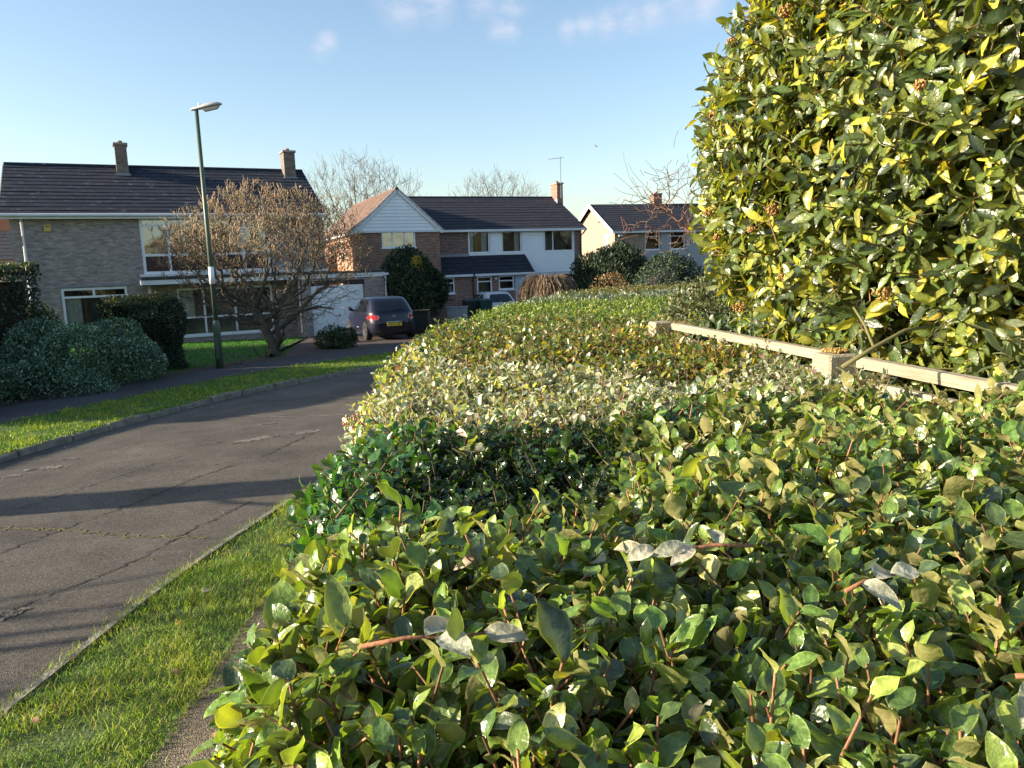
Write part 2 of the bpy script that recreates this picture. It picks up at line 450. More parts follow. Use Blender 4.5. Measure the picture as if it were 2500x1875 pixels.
# ------------------------------------------------------------------ branching by growth towards points
def grow(attr, start, step, di, dk, iters=200, bias=(0, 0, 0), wob=.25, seed=1):
    r = np.random.default_rng(seed)
    nodes = [np.array(s, float) for s in start]
    par = list(range(-1, len(start) - 1))
    A = np.array(attr, float)
    NP = np.array(nodes)
    d = np.linalg.norm(A[:, None] - NP[None], axis=2); near = d.argmin(1); dist = d.min(1)
    alive = np.ones(len(A), bool)
    last = -1
    for it in range(iters):
        act = alive & (dist < di)
        if not act.any(): break
        ids = np.unique(near[act]); new = []
        ai = np.where(act)[0]
        dirs = unit(A[ai] - NP[near[ai]])
        acc = np.zeros((len(NP), 3)); np.add.at(acc, near[ai], dirs)
        for i in ids:
            v = acc[i]; l = np.linalg.norm(v)
            if l < 1e-6: continue
            v = v / l + r.normal(0, wob, 3) + np.array(bias)
            v /= np.linalg.norm(v)
            new.append((NP[i] + v * step, i))
        if not new: break
        b = len(NP)
        par += [q[1] for q in new]
        NN = np.array([q[0] for q in new])
        NP = np.concatenate([NP, NN])
        ai = np.where(alive)[0]
        d2 = np.linalg.norm(A[ai][:, None] - NN[None], axis=2)
        m2 = d2.min(1); a2 = d2.argmin(1)
        bt = m2 < dist[ai]
        near[ai[bt]] = b + a2[bt]; dist[ai[bt]] = m2[bt]
        alive &= dist > dk
    return NP, np.array(par)

def branch_mesh(name, NP, par, rtip, mat, parent, expo=2.3, rmax=None, sides=5, mind=None):
    n = len(NP)
    rad = np.zeros(n); acc = np.zeros(n); nch = np.zeros(n, int)
    for i in range(n - 1, -1, -1):
        rad[i] = rtip if nch[i] == 0 else acc[i] ** (1 / expo)
        if par[i] >= 0:
            acc[par[i]] += rad[i] ** expo; nch[par[i]] += 1
    if rmax: rad = np.minimum(rad, rmax)
    main = {}
    for i in range(n):
        p = par[i]
        if p >= 0 and (p not in main or rad[i] > rad[main[p]]): main[p] = i
    dirs = np.zeros((n, 3))
    for i in range(n):
        if par[i] >= 0: dirs[i] = NP[i] - NP[par[i]]
    dirs[0] = (0, 0, 1)
    dirs = unit(dirs)
    ringdir = dirs.copy()
    for p, c in main.items(): ringdir[p] = dirs[p] + dirs[c]
    ringdir = unit(ringdir)
    seg = np.array([i for i in range(n) if par[i] >= 0])
    P0 = NP[par[seg]]; P1 = NP[seg]
    r1 = rad[seg]; ismain = np.array([main[par[i]] == i for i in seg])
    r0 = np.where(ismain, rad[par[seg]], np.minimum(rad[seg] * 1.15, rad[par[seg]]))
    d0 = np.where(ismain[:, None], ringdir[par[seg]], dirs[seg]); d1 = ringdir[seg]
    ref = np.array([.31, .52, .79])
    def frame(d):
        x = unit(np.cross(d, ref)); return x, np.cross(d, x)
    x0, y0 = frame(d0); x1, y1 = frame(d1)
    ang = np.arange(sides) * 2 * math.pi / sides
    c, s = np.cos(ang)[None, :, None], np.sin(ang)[None, :, None]
    V = np.concatenate([P0[:, None] + (x0[:, None] * c + y0[:, None] * s) * r0[:, None, None],
                        P1[:, None] + (x1[:, None] * c + y1[:, None] * s) * r1[:, None, None]], 1)
    f = [(i, (i + 1) % sides, sides + (i + 1) % sides, sides + i) for i in range(sides)]
    F = ((np.arange(len(seg)) * 2 * sides)[:, None, None] + np.array(f)[None]).reshape(-1, 4)
    o = np_mesh(name, V.reshape(-1, 3), F, mat, parent)
    tips = NP[nch == 0]; td = dirs[nch == 0]
    return o, tips, td, rad, nch

# ------------------------------------------------------------------ ground, road, pavements, verges
def resample(pts, n):
    pts = np.array(pts, float)
    d = np.concatenate([[0], np.cumsum(np.linalg.norm(np.diff(pts, axis=0), axis=1))])
    t = np.linspace(0, d[-1], n)
    return np.stack([np.interp(t, d, pts[:, 0]), np.interp(t, d, pts[:, 1])], 1)
def smooth_line(pts, n=60, it=6):
    p = resample(pts, n)
    for _ in range(it):
        p[1:-1] = (p[:-2] + 2 * p[1:-1] + p[2:]) / 4
    return p
def strip(name, La, Lb, h, mat, nx=6, kind='structure', skirt=0, bump=0):
    """sheet between two polylines of the same length, following the ground, h above it"""
    n = len(La); V = []; F = []
    for i in range(n):
        for k in range(nx + 1):
            q = La[i] + (Lb[i] - La[i]) * k / nx
            V.append((q[0], q[1], G(q[1]) + h + (bump * rng.normal() if 0 < k < nx else 0)))
    for i in range(n - 1):
        for k in range(nx):
            a = i * (nx + 1) + k
            F.append((a, a + 1, a + nx + 2, a + nx + 1))
    if skirt:
        for row, flip in ((0, 0), (nx, 1)):
            b = len(V)
            for i in range(n):
                x, y, z = V[i * (nx + 1) + row]; V.append((x, y, z - skirt))
            for i in range(n - 1):
                a0 = i * (nx + 1) + row; a1 = (i + 1) * (nx + 1) + row
                F.append((a0, a1, b + i + 1, b + i))
    o = np_mesh(name, V, np.array(F), mat, smooth=False)
    if kind: o['kind'] = kind
    return o

def asphalt(name, c, grain=170, stain=.35, warm=None):
    mt, nt, b, o = newmat(name)
    tc = nt.nodes.new('ShaderNodeTexCoord')
    v = nt.nodes.new('ShaderNodeTexVoronoi'); v.inputs['Scale'].default_value = grain
    nt.links.new(tc.outputs['Object'], v.inputs[0])
    n = nt.nodes.new('ShaderNodeTexNoise'); n.inputs['Scale'].default_value = .9; n.inputs['Detail'].default_value = 9; n.inputs['Roughness'].default_value = .7
    nt.links.new(tc.outputs['Object'], n.inputs[0])
    n2 = nt.nodes.new('ShaderNodeTexNoise'); n2.inputs['Scale'].default_value = 45; n2.inputs['Detail'].default_value = 4
    nt.links.new(tc.outputs['Object'], n2.inputs[0])
    r = nt.nodes.new('ShaderNodeValToRGB'); e = r.color_ramp.elements
    e[0].position = .3; e[0].color = (*(x * (1 - stain) for x in c), 1); e[1].position = .7; e[1].color = (*(warm or c), 1)
    nt.links.new(n.outputs[0], r.inputs[0])
    m1 = nt.nodes.new('ShaderNodeMapRange'); m1.inputs[3].default_value = .55; m1.inputs[4].default_value = 1.5
    sp = nt.nodes.new('ShaderNodeSeparateXYZ'); nt.links.new(v.outputs['Color'], sp.inputs[0]); nt.links.new(sp.outputs[0], m1.inputs[0])
    s1 = nt.nodes.new('ShaderNodeVectorMath'); s1.operation = 'SCALE'; nt.links.new(r.outputs[0], s1.inputs[0]); nt.links.new(m1.outputs[0], s1.inputs['Scale'])
    m2 = nt.nodes.new('ShaderNodeMapRange'); m2.inputs[1].default_value = .3; m2.inputs[2].default_value = .7; m2.inputs[3].default_value = .75; m2.inputs[4].default_value = 1.25
    nt.links.new(n2.outputs[0], m2.inputs[0])
    s2 = nt.nodes.new('ShaderNodeVectorMath'); s2.operation = 'SCALE'; nt.links.new(s1.outputs[0], s2.inputs[0]); nt.links.new(m2.outputs[0], s2.inputs['Scale'])
    nt.links.new(s2.outputs[0], b.inputs['Base Color']); b.inputs['Roughness'].default_value = .9
    b.inputs['Specular IOR Level'].default_value = .25
    bp = nt.nodes.new('ShaderNodeBump'); bp.inputs['Strength'].default_value = .7; bp.inputs['Distance'].default_value = .006
    nt.links.new(v.outputs['Distance'], bp.inputs['Height']); nt.links.new(bp.outputs[0], b.inputs['Normal'])
    return mt
M['road'] = asphalt('road_asphalt', (.108, .096, .082), 150, .40, (.148, .130, .108))
M['pave'] = asphalt('pavement_asphalt', (.085, .08, .082), 120)
M['path'] = asphalt('path_asphalt', (.165, .135, .09), 130, .5, (.24, .195, .135))
M['drive'] = asphalt('drive_asphalt', (.11, .085, .075), 90)
M['soil'] = plain('soil', (.045, .03, .018), .95, c2=(.10, .07, .04), nscale=5, bump=.6)
M['grass_base'] = plain('grass_base', (.045, .085, .014), .95, c2=(.08, .12, .025), nscale=3, bump=.8, bscale=70)
M['lawn'] = plain('lawn_base', (.035, .085, .012), .95, c2=(.05, .11, .016), nscale=2, bump=.8, bscale=60)
M['kerb'] = plain('kerb_stone', (.30, .27, .22), .9, c2=(.14, .125, .10), nscale=7, bump=.6, bscale=35)
M['pale'] = plain('worn_road', (.26, .235, .20), .95, c2=(.16, .14, .12), nscale=14, bump=.9, bscale=50)
M['tar'] = plain('crack_dark', (.035, .031, .028), .9)
M['moss'] = plain('crack_moss', (.20, .19, .05), .95, c2=(.10, .09, .04), nscale=30)

V = []; F = []
ys = [-60, -20, 0, 10, 20, 25, 30, 37, 45, 70, 200, 2500]; xs = [-2500, -300, -60, -30, -15, 0, 15, 30, 60, 300, 2500]
for y in ys:
    for x in xs: V.append((x, y, G(min(y, 45)) - .03 - (0 if y < 60 else .2)))
for j in range(len(ys) - 1):
    for i in range(len(xs) - 1):
        a = j * len(xs) + i; F.append((a, a + 1, a + len(xs) + 1, a + len(xs)))
np_mesh('ground', V, np.array(F), M['grass_base'], smooth=False)['kind'] = 'structure'

KL = smooth_line([(-7.2, -6), (-6.9, 0), (-6.65, 5), (-6.24, 9.1), (-5.95, 10.8), (-5.34, 13.7), (-4.35, 15.9), (-3.1, 18.2), (-.8, 20.8), (2.5, 23.2), (8, 25.8), (20, 29)], 70)
KR = smooth_line([(-3.1, -6), (-2.75, 0), (-2.42, 2.6), (-2.48, 4), (-2.40, 5.4), (-2.1, 6.6), (-1.85, 8), (-1.5, 11), (-.4, 14.2), (1.6, 16.6), (5, 18.6), (11, 20.5), (22, 22.5)], 70)
VB = smooth_line([(-9.3, -6), (-9.0, 0), (-8.4, 6), (-7.75, 11.2), (-7.1, 13), (-6.3, 16.34), (-5.32, 18.2), (-3.52, 21.09), (-.8, 23.3), (2.5, 25.2), (8, 27.8), (20, 31)], 70)
PB = smooth_line([(-11.4, -6), (-11, 0), (-10, 7), (-9.0, 12.6), (-8.2, 14.9), (-7.4, 17.9), (-6.3, 20.6), (-4.5, 23.6), (-1.6, 26), (1.9, 27.8), (7.4, 30), (19.5, 33.2)], 70)
PE = smooth_line([(-1.86, -6), (-1.65, 0), (-1.50, 2.9), (-1.62, 4), (-1.70, 5.3), (-1.58, 6.5), (-1.3, 8), (-.95, 11), (0, 13.7), (2, 16), (5.3, 17.8), (11.2, 19.6), (22, 21.5)], 70)
road = strip('road', KL, KR, .004, M['road'], 10)
strip('pavement', VB, PB, .112, M['pave'], 4, skirt=.12)
strip('far_verge', KL + (VB - KL) * .06, VB, .10, M['grass_base'], 6, skirt=.12, bump=.008)
KR2 = KR + (PE - KR) * .05
nv = strip('near_verge', KR2, PE, .064, M['grass_base'], 8, skirt=.1, bump=.003)
HB = PE + np.array([3.4, .4])
strip('footpath', PE, HB, .07, M['path'], 4, skirt=.1)
# driveway, lawn and bed in front of the first house
strip('driveway', np.array([(-6.1, 20.6), (-7.0, 25), (-7.95, 30.9)]), np.array([(-2.4, 25.6), (-2.8, 29), (-4.6, 33.2)]), .116, M['drive'], 5, skirt=.1)
strip('lawn', np.array([(-13.6, 12.0), (-15.5, 20), (-19, 27.2)]), np.array([(-8.2, 14.9), (-6.75, 20.5), (-8.1, 30.7)]), .10, M['lawn'], 10)
strip('soil_bed', np.array([(-9.6, 11.2), (-8.9, 14.9), (-8.1, 17.9), (-6.9, 20.9)]), np.array([(-8.9, 12.8), (-8.12, 14.95), (-7.35, 17.8), (-6.3, 20.5)]), .118, M['soil'], 4)
strip('neighbour_forecourt', np.array([(-3.4, 33.9), (-3.6, 39.0)]), np.array([(7, 33.9), (8, 43)]), .30, M['drive'], 4, skirt=.5)

# far kerb of worn stone blocks, one run
def kerb(name, L, w, h, seg, side, worn):
    d = np.concatenate([[0], np.cumsum(np.linalg.norm(np.diff(L, axis=0), axis=1))]); tot = d[-1]
    mb = MB(); s = 0
    def at(t):
        x = np.interp(t, d, L[:, 0]); y = np.interp(t, d, L[:, 1]); x2 = np.interp(t + .05, d, L[:, 0]); y2 = np.interp(t + .05, d, L[:, 1])
        v = np.array([x2 - x, y2 - y]); v /= np.linalg.norm(v); return np.array([x, y]), v
    while s < tot - seg:
        l = seg * rng.uniform(.75, 1.15); gap = .012
        hh = h * rng.uniform(1 - worn * .6, 1.05)
        sub = 4; ringv = []
        for k in range(sub + 1):
            p, v = at(s + gap + (l - 2 * gap) * k / sub); nrm = np.array([-v[1], v[0]]) * side
            zz = G(p[1]); j = rng.uniform(-.012, .012, 4) * worn * 2
            for (o, z) in ((0, -.05), (0.004 + j[0], hh - .02 + j[1]), (.02, hh + j[1]), (w, hh + j[2]), (w, -.05)):
                ringv.append((p[0] + nrm[0] * o, p[1] + nrm[1] * o, zz + z))
        fs = []
        for k in range(sub):
            for q in range(4):
                a = k * 5 + q; fs.append((a, a + 1, a + 6, a + 5))
        fs += [(0, 1, 2, 3, 4), tuple(sub * 5 + q for q in (4, 3, 2, 1, 0))]
        mb.add(ringv, fs); s += l
    o = mb.build(name, M['kerb']); o['kind'] = 'structure'
    return o
kerb('kerb', KL, .12, .105, .85, 1, .4)
kerb('kerb', KR, .06, .082, .9, -1, .08)

def blotch(pts, h, mat, name, jag=.03, n=40):
    """irregular flat patch lying h above the road"""
    p = np.array(pts, float); p = np.concatenate([p, p[:1]]); q = resample(p, n + 1)[:-1]
    q = q + rng.normal(0, jag, q.shape)
    c = q.mean(0)
    mb = MB()
    mb.add([(x, y, G(y) + h) for x, y in q] + [(c[0], c[1], G(c[1]) + h)], [(i, (i + 1) % n, n) for i in range(n)])
    o = mb.build(name, mat); o['kind'] = 'structure'
def crackline(pts, h, mat, name, w=.012, jag=.02, n=70):
    q = resample(pts, n); q[1:-1] += rng.normal(0, jag, (n - 2, 2))
    ww = w * rng.uniform(.2, 1.3, n); d = np.gradient(q, axis=0); d /= np.linalg.norm(d, axis=1)[:, None]
    nn = np.stack([-d[:, 1], d[:, 0]], 1)
    V = [(x, y, G(y) + h) for x, y in np.concatenate([q + nn * ww[:, None] / 2, q - nn * ww[:, None] / 2])]
    o = np_mesh(name, V, np.array([(i, i + 1, n + i + 1, n + i) for i in range(n - 1)]), mat, smooth=False); o['kind'] = 'structure'
for pts in ([(-3.68, 9.76), (-3.58, 9.95), (-3.36, 10.2), (-3.2, 10.22), (-3.3, 10.02), (-3.5, 9.82)], [(-3.05, 10.25), (-2.9, 10.5), (-2.72, 10.5), (-2.8, 10.28)],
            [(-3.99, 9.80), (-3.85, 9.95), (-3.88, 9.84)], [(-3.71, 11.05), (-3.5, 11.2), (-3.55, 11.08)], [(-5.62, 8.6), (-5.42, 8.8), (-5.2, 8.74), (-5.45, 8.6)],
            [(-5.5, 9.1), (-5.35, 9.25), (-5.28, 9.12)], [(-5.78, 8.25), (-5.6, 8.4), (-5.5, 8.3)], [(-3.28, 4.6), (-3.15, 4.66), (-3.2, 4.52)]):
    blotch(pts, .0085, M['pale'], 'worn_road_patch', .03)
crackline([(-4.1, 5.6), (-3.88, 6.36), (-3.62, 7.07), (-3.43, 7.95), (-3.15, 8.65)], .0082, M['tar'], 'road_crack', .016, .02, 160)
crackline([(-4.7, 7.0), (-4.46, 7.67), (-4.32, 8.24), (-4.05, 9.1)], .0082, M['tar'], 'road_crack', .012, .02, 120)
crackline([(-5.6, 6.6), (-4.33, 6.41), (-3.67, 6.24), (-3.13, 6.06), (-2.5, 5.98)], .0086, M['moss'], 'road_crack', .020, .03, 160)
crackline([(-3.6, 3.6), (-3.29, 4.6), (-3.03, 5.08), (-2.86, 5.5), (-2.72, 6.2), (-2.5, 7)], .0082, M['tar'], 'road_crack', .018, .015, 160)
crackline([(-5.2, 12.2), (-4.64, 12.03), (-3.48, 11.7), (-2.0, 11.74)], .0082, M['pale'], 'road_crack', .04, .012)
crackline([(-3.0, 8.9), (-2.75, 10.3)], .0082, M['tar'], 'road_crack', .018, .02)

# grass blades
M['blade'] = leaf_mat('grass_blade', None, .5, .45, (1.2, 1.2, .5), .3)
def blades(name, P, h, w, cols, wts, label):
    n = len(P)
    hh = h * rng.lognormal(0, .3, n)
    clump = np.sin(P[:, 0] * 5.1 + np.sin(P[:, 1] * 3.7)) * np.sin(P[:, 1] * 6.3 + 1.3 * np.sin(P[:, 0] * 7))
    hh *= 1 + .35 * clump
    ang = rng.uniform(0, 6.28, n); lean = rng.uniform(.1, 1.2, n)
    d = np.stack([np.cos(ang) * lean, np.sin(ang) * lean, np.ones(n)], 1); d = unit(d)
    s = np.stack([-np.sin(ang), np.cos(ang), np.zeros(n)], 1)
    B = P; w2 = w * rng.uniform(.6, 1.3, n)
    mid = B + d * (hh * .55)[:, None]
    tip = mid + unit(d + np.stack([np.cos(ang), np.sin(ang), -.35 * np.ones(n)], 1) * .7) * (hh * .5)[:, None]
    V = np.stack([B - s * w2[:, None] * .5, B + s * w2[:, None] * .5, mid + s * w2[:, None] * .4, mid - s * w2[:, None] * .4, tip], 1)
    F1 = (np.arange(n) * 5)[:, None, None] + np.array([[0, 1, 2], [0, 2, 3], [3, 2, 4]])[None]
    C = palette(n, cols, wts, .22)
    C *= (1 + .25 * clump[:, None] * np.array([1.2, .6, .2]))
    o = np_mesh(name, V.reshape(-1, 3), F1.reshape(-1, 3), M['blade'], None, np.repeat(np.clip(C, .005, 1), 5, 0))
    tag(o, label, None, None, 'stuff'); return o
def in_strip(La, Lb, n, h, y0, y1, pw=1.0, spill=.04):
    t = rng.uniform(0, len(La) - 1.001, n * 6); i = t.astype(int); f = (t - i)[:, None]
    a = La[i] * (1 - f) + La[i + 1] * f; b = Lb[i] * (1 - f) + Lb[i + 1] * f
    u = rng.uniform(-spill, 1 + spill, len(t))[:, None]
    q = a + (b - a) * u
    q = q[(q[:, 1] > y0) & (q[:, 1] < y1)]
    p = np.clip((y0 / q[:, 1]) ** pw, 0, 1); q = q[rng.uniform(0, 1, len(q)) < p][:n]
    z = np.array([G(y) for y in q[:, 1]]) + h
    return np.column_stack([q, z])
GC = [(.16, .28, .03), (.26, .38, .05), (.36, .42, .08), (.09, .18, .025), (.46, .40, .16)]
fine = lambda L: resample(L, 400)
nse_ = lambda x, y: np.sin(3.1 * x + 1.7 * np.sin(2.3 * y)) + np.sin(2.7 * y + 2.1 * np.sin(1.9 * x + 1)) * .8
P = np.concatenate([in_strip(fine(KR2), fine(PE), 54000, .07, 1.9, 5.2, .3, .05), in_strip(fine(KR2), fine(PE), 6000, .07, 1.9, 8, .3, .14), in_strip(fine(KR2), fine(PE), 26000, .07, 4.8, 12, .6, .05), in_strip(fine(KR2), fine(PE), 9000, .07, -4, 2, 0, .05)])
P = P[(nse_(P[:, 0] * 2.2, P[:, 1] * 2.2) > -.95) | (rng.uniform(0, 1, len(P)) < .35)]
blades('grass', P, .036, .0034, GC, [3, 4, 3, 2, 1], 'short bright green grass growing on the narrow verge beside the near kerb')
P = in_strip(fine(KL + (VB - KL) * .05), fine(VB), 64000, .09, 6, 24, .5, .05)
blades('grass', P, .055, .009, GC, [3, 3, 1.5, 3, .5], 'rough green grass on the verge between the far kerb and pavement')
P = in_strip(resample([(-12, 13), (-14, 20), (-19, 27.2)], 300), resample([(-8.3, 15.1), (-6.85, 20.6), (-8.2, 30.6)], 300), 52000, .098, 14, 32, .3, 0)
blades('grass', P, .045, .012, [(.04, .17, .015), (.06, .22, .025), (.10, .26, .04)], [3, 3, 1], 'mown green lawn in front of the buff brick house')

# ------------------------------------------------------------------ building helpers
def wall(mb, axis, a0, a1, z0, z1, c, holes=(), rev=.10, sgn=1):
    """vertical wall sheet with openings. axis 'x': runs along x at y=c (outside towards -y). axis 'y': runs along y at x=c (outside towards -x*sgn)"""
    def pt(a, d, z): return (a, c + d, z) if axis == 'x' else (c + d * sgn, a, z)
    A = sorted({a0, a1, *[h[0] for h in holes], *[h[1] for h in holes]}); Z = sorted({z0, z1, *[h[2] for h in holes], *[h[3] for h in holes]})
    for i in range(len(A) - 1):
        for j in range(len(Z) - 1):
            am = (A[i] + A[i + 1]) / 2; zm = (Z[j] + Z[j + 1]) / 2
            if any(h[0] < am < h[1] and h[2] < zm < h[3] for h in holes): continue
            mb.quad(pt(A[i], 0, Z[j]), pt(A[i + 1], 0, Z[j]), pt(A[i + 1], 0, Z[j + 1]), pt(A[i], 0, Z[j + 1]))
    for h in holes:
        for (p, q, r_, s_) in (((h[0], h[2]), (h[0], h[3]), 0, 0), ((h[1], h[2]), (h[1], h[3]), 0, 0), ((h[0], h[2]), (h[1], h[2]), 0, 0), ((h[0], h[3]), (h[1], h[3]), 0, 0)):
            mb.quad(pt(p[0], 0, p[1]), pt(q[0], 0, q[1]), pt(q[0], rev, q[1]), pt(p[0], rev, p[1]))

def window(parent, x0, x1, z0, z1, y, dz, mull=(), trans=(), fw_=.06, label=None, curt=None, pm='glass', panels=(), sill=True, xf=None):
    """white frame as the part, its panes, cloths and sill as sub-parts. y = frame front"""
    mb = MB(dz, xf); e = .003
    mb.box(x0, x0 + fw_, y, y + .07, z0, z1); mb.box(x1 - fw_, x1, y, y + .07, z0, z1)
    mb.box(x0 + fw_, x1 - fw_, y, y + .07, z0, z0 + fw_); mb.box(x0 + fw_, x1 - fw_, y, y + .07, z1 - fw_, z1)
    for t in trans:
        tz, ta, tb = t if len(t) == 3 else (t[0], x0 + fw_, x1 - fw_)
        mb.box(ta, tb, y + e, y + .06, tz - fw_ * .45, tz + fw_ * .45)
    for t in mull:
        tx, ta, tb = t if len(t) == 3 else (t[0], z0 + fw_, z1 - fw_)
        mb.box(tx - fw_ * .45, tx + fw_ * .45, y + 2 * e, y + .058, ta, tb)
    if sill: mb.box(x0 - .05, x1 + .05, y - .06, y - .002, z0 - .05, z0 + .004)
    f = mb.build('window', M['upvc'], parent)
    if label: f['label'] = label
    g = MB(dz, xf).quad((x0 + fw_ * .5, y + .033, z0 + fw_ * .5), (x1 - fw_ * .5, y + .033, z0 + fw_ * .5), (x1 - fw_ * .5, y + .033, z1 - fw_ * .5), (x0 + fw_ * .5, y + .033, z1 - fw_ * .5)).build('pane', M[pm], f)
    for (pa, pb, za, zb) in panels:
        MB(dz, xf).box(pa, pb, y + .012, y + .026, za, zb).build('panel', M['maroon'], f)
    rm = MB(dz, xf); a0, a1, b0, b1, ya, yb = x0 + .01, x1 - .01, z0 + .01, z1 - .01, y + .08, y + 1.3
    e0, e1 = a0 - .25, a1 + .25
    rm.add([(a0, ya, b0), (a1, ya, b0), (a1, ya, b1), (a0, ya, b1), (e0, yb, b0 - .3), (e1, yb, b0 - .3), (e1, yb, b1 + .2), (e0, yb, b1 + .2)], [(0, 1, 5, 4), (1, 2, 6, 5), (2, 3, 7, 6), (3, 0, 4, 7), (4, 5, 6, 7)])
    rm.build('room', M['room'], f)
    for c in curt or ():
        ca, cb, cm = c[:3]; za, zb = (c[3], c[4]) if len(c) > 3 else (z0 + .03, z1 - .03)
        q = MB(dz, xf); k = max(4, int((cb - ca) / .06)); vs = []
        for i in range(k + 1):
            xx = ca + (cb - ca) * i / k; yy = y + .20 + .035 * (i % 2)
            vs += [(xx, yy, za), (xx, yy, zb)]
        q.add(vs, [(2 * i, 2 * i + 2, 2 * i + 3, 2 * i + 1) for i in range(k)]).build('curtain', M[cm], f)
    return f

def tiled(mb, A, B, C, D, n, lip=.024, jit=.006):
    """stepped courses of tiles on the plane A,B (eaves) to D,C (ridge)"""
    A, B, C, D = map(Vector, (A, B, C, D))
    nrm = (B - A).cross(D - A).normalized()
    if nrm.z < 0: nrm = -nrm
    for i in range(n):
        t0 = i / n; t1 = (i + 1.12) / n if i < n - 1 else 1
        segs = max(2, int((B - A).length / 1.1))
        vs = []
        for k in range(segs + 1):
            s = k / segs; j = random.uniform(-jit, jit)
            p0 = (A + (D - A) * t0).lerp(B + (C - B) * t0, s); p1 = (A + (D - A) * t1).lerp(B + (C - B) * t1, s)
            vs += [p0 + nrm * (lip + j), p1 + nrm * .004, p0 - nrm * .005]
        fs = []
        for k in range(segs):
            a = 3 * k
            fs += [(a, a + 3, a + 4, a + 1), (a + 2, a + 5, a + 3, a)]
        mb.add(vs, fs)
        # closed ends of the course
        mb.add([vs[0], vs[1], vs[2]], [(0, 1, 2)]); mb.add(vs[-3:], [(0, 2, 1)])

def boards(mb, poly_fn, z0, z1, pitch, y, lip=.04):
    """lapped boards facing -y; poly_fn(z) gives x range at a height"""
    n = int(round((z1 - z0) / pitch)); p = (z1 - z0) / n
    for i in range(n):
        a = z0 + i * p; b = a + p
        xa0, xa1 = poly_fn(a); xb0, xb1 = poly_fn(b)
        mb.add([(xa0, y - lip, a), (xa1, y - lip, a), (xb1, y - .004, b), (xb0, y - .004, b), (xa0, y, a), (xa1, y, a)], [(0, 1, 2, 3), (4, 5, 1, 0)])

def chimney(parent, x0, x1, y0, y1, z0, z1, dz, mat, pots=1, flash=True):
    if mat is M['buff']: mat = M.setdefault('stack', brick('stack_brick', (.20, .15, .115), (.13, .105, .095), (.2, .18, .16)))
    ch = MB(dz).box(x0, x1, y0, y1, z0, z1).build('chimney', mat, parent)
    MB(dz).bbox(x0 - .05, x1 + .05, y0 - .05, y1 + .05, z1 + .001, z1 + .085, .015).build('cap', M['concrete'], ch)
    for i in range(pots):
        px = (x0 + x1) / 2 + (i - (pots - 1) / 2) * .3
        MB(dz).tube([(px, (y0 + y1) / 2, z1 + .086), (px, (y0 + y1) / 2, z1 + .2)], [.11, .09], 10).build('pot', M['pot'], ch, True)
    return ch

# ------------------------------------------------------------------ first house: buff brick, long dark roof, flat-roofed garage
A1 = R(27); h1x, h1y, z1g = -7.88, 30.8, -.80
H1 = empty('brick_house', (h1x, h1y, z1g), A1, 'buff brick house with long dark roof, two chimneys and attached garage', 'house')
d = z1g
mb = MB(d)
wy = 1.3
hol = [(-5.86, -1.2, 1.98, 4.08), (-8.64, -6.5, .04, 1.57), (-4.80, -1.25, -.45, 1.40)]
wall(mb, 'x', -9.95, 1.0, d - .2, 4.12, wy, hol)
mb.quad((-9.95, wy, d - .2), (-9.95, 8.3, d - .2), (-9.95, 8.3, 4.12), (-9.95, wy, 4.12))
mb.add([(-9.95, wy, 4.12), (-9.95, 8.3, 4.12), (-9.95, 4.8, 6.22)], [(0, 1, 2)])
mb.quad((1.0, wy, 1.8), (1.0, 8.3, 1.8), (1.0, 8.3, 4.12), (1.0, wy, 4.12)); mb.add([(1.0, wy, 4.12), (1.0, 8.3, 4.12), (1.0, 4.8, 6.22)], [(0, 1, 2)])
mb.quad((-9.95, 8.3, d - .2), (1.0, 8.3, d - .2), (1.0, 8.3, 4.12), (-9.95, 8.3, 4.12))
# garage walls: left pillar side, front piers, right side
mb.quad((-.33, 0, d - .2), (-.33, wy, d - .2), (-.33, wy, 1.58), (-.33, 0, 1.58))
wall(mb, 'x', -.33, 3.05, d - .2, 1.62, 0, [(.02, 2.22, d - .2, 1.50)], rev=.18)
mb.quad((3.05, 0, d - .2), (3.05, 6.5, d - .2), (3.05, 6.5, 1.62), (3.05, 0, 1.62))
mb.build('wall', M['buff'], H1)
mb = MB(d)
tiled(mb, (-10.2, .88, 4.16), (1.09, .88, 4.16), (1.09, 4.8, 6.32), (-10.2, 4.8, 6.32), 14)
tiled(mb, (-10.2, 8.75, 4.16), (1.09, 8.75, 4.16), (1.09, 4.8, 6.32), (-10.2, 4.8, 6.32), 14)
mb.tube([(-10.2, 4.8, 6.31), (1.09, 4.8, 6.31)], .09, 8)
r1 = mb.build('roof', M['tile'], H1)
mb = MB(d)   # fascia, gutter and verge boards
mb.box(-10.2, 1.09, .93, 1.0, 4.02, 4.17); mb.box(-10.2, 1.09, 1.0, 1.3, 4.04, 4.07)
mb.tube([(-10.22, .86, 4.15), (1.11, .86, 4.15)], .055, 8)
mb.build('gutter', M['white'], r1)
mb = MB(d)
for x in (-10.23, 1.095):
    mb = MB(d); mb.beam((x, .9, 4.09), (x, 4.8, 6.24), .025, .17); mb.beam((x, 8.7, 4.09), (x, 4.8, 6.24), .025, .17)
    mb.build('verge_board', M['white'], r1)
c1 = chimney(H1, -6.36, -5.93, 4.05, 4.75, 5.7, 7.08, d, M['buff'])
MB(d).box(-6.42, -5.87, 3.98, 4.1, 5.80, 5.97).build('flashing', M['lead'], c1)
c2 = chimney(H1, .18, .66, 4.1, 4.8, 5.7, 7.02, d, M['buff'])
MB(d).box(.12, .72, 4.03, 4.15, 5.82, 5.97).build('flashing', M['lead'], c2)
mb = MB(d); mb.tube([(-9.58, wy - .3, 4.12), (-9.58, wy - .09, 3.95), (-9.58, wy - .09, 3.45)], .045); mb.tube([(-9.58, wy - .09, 3.1), (-9.58, wy - .09, d)], .05)
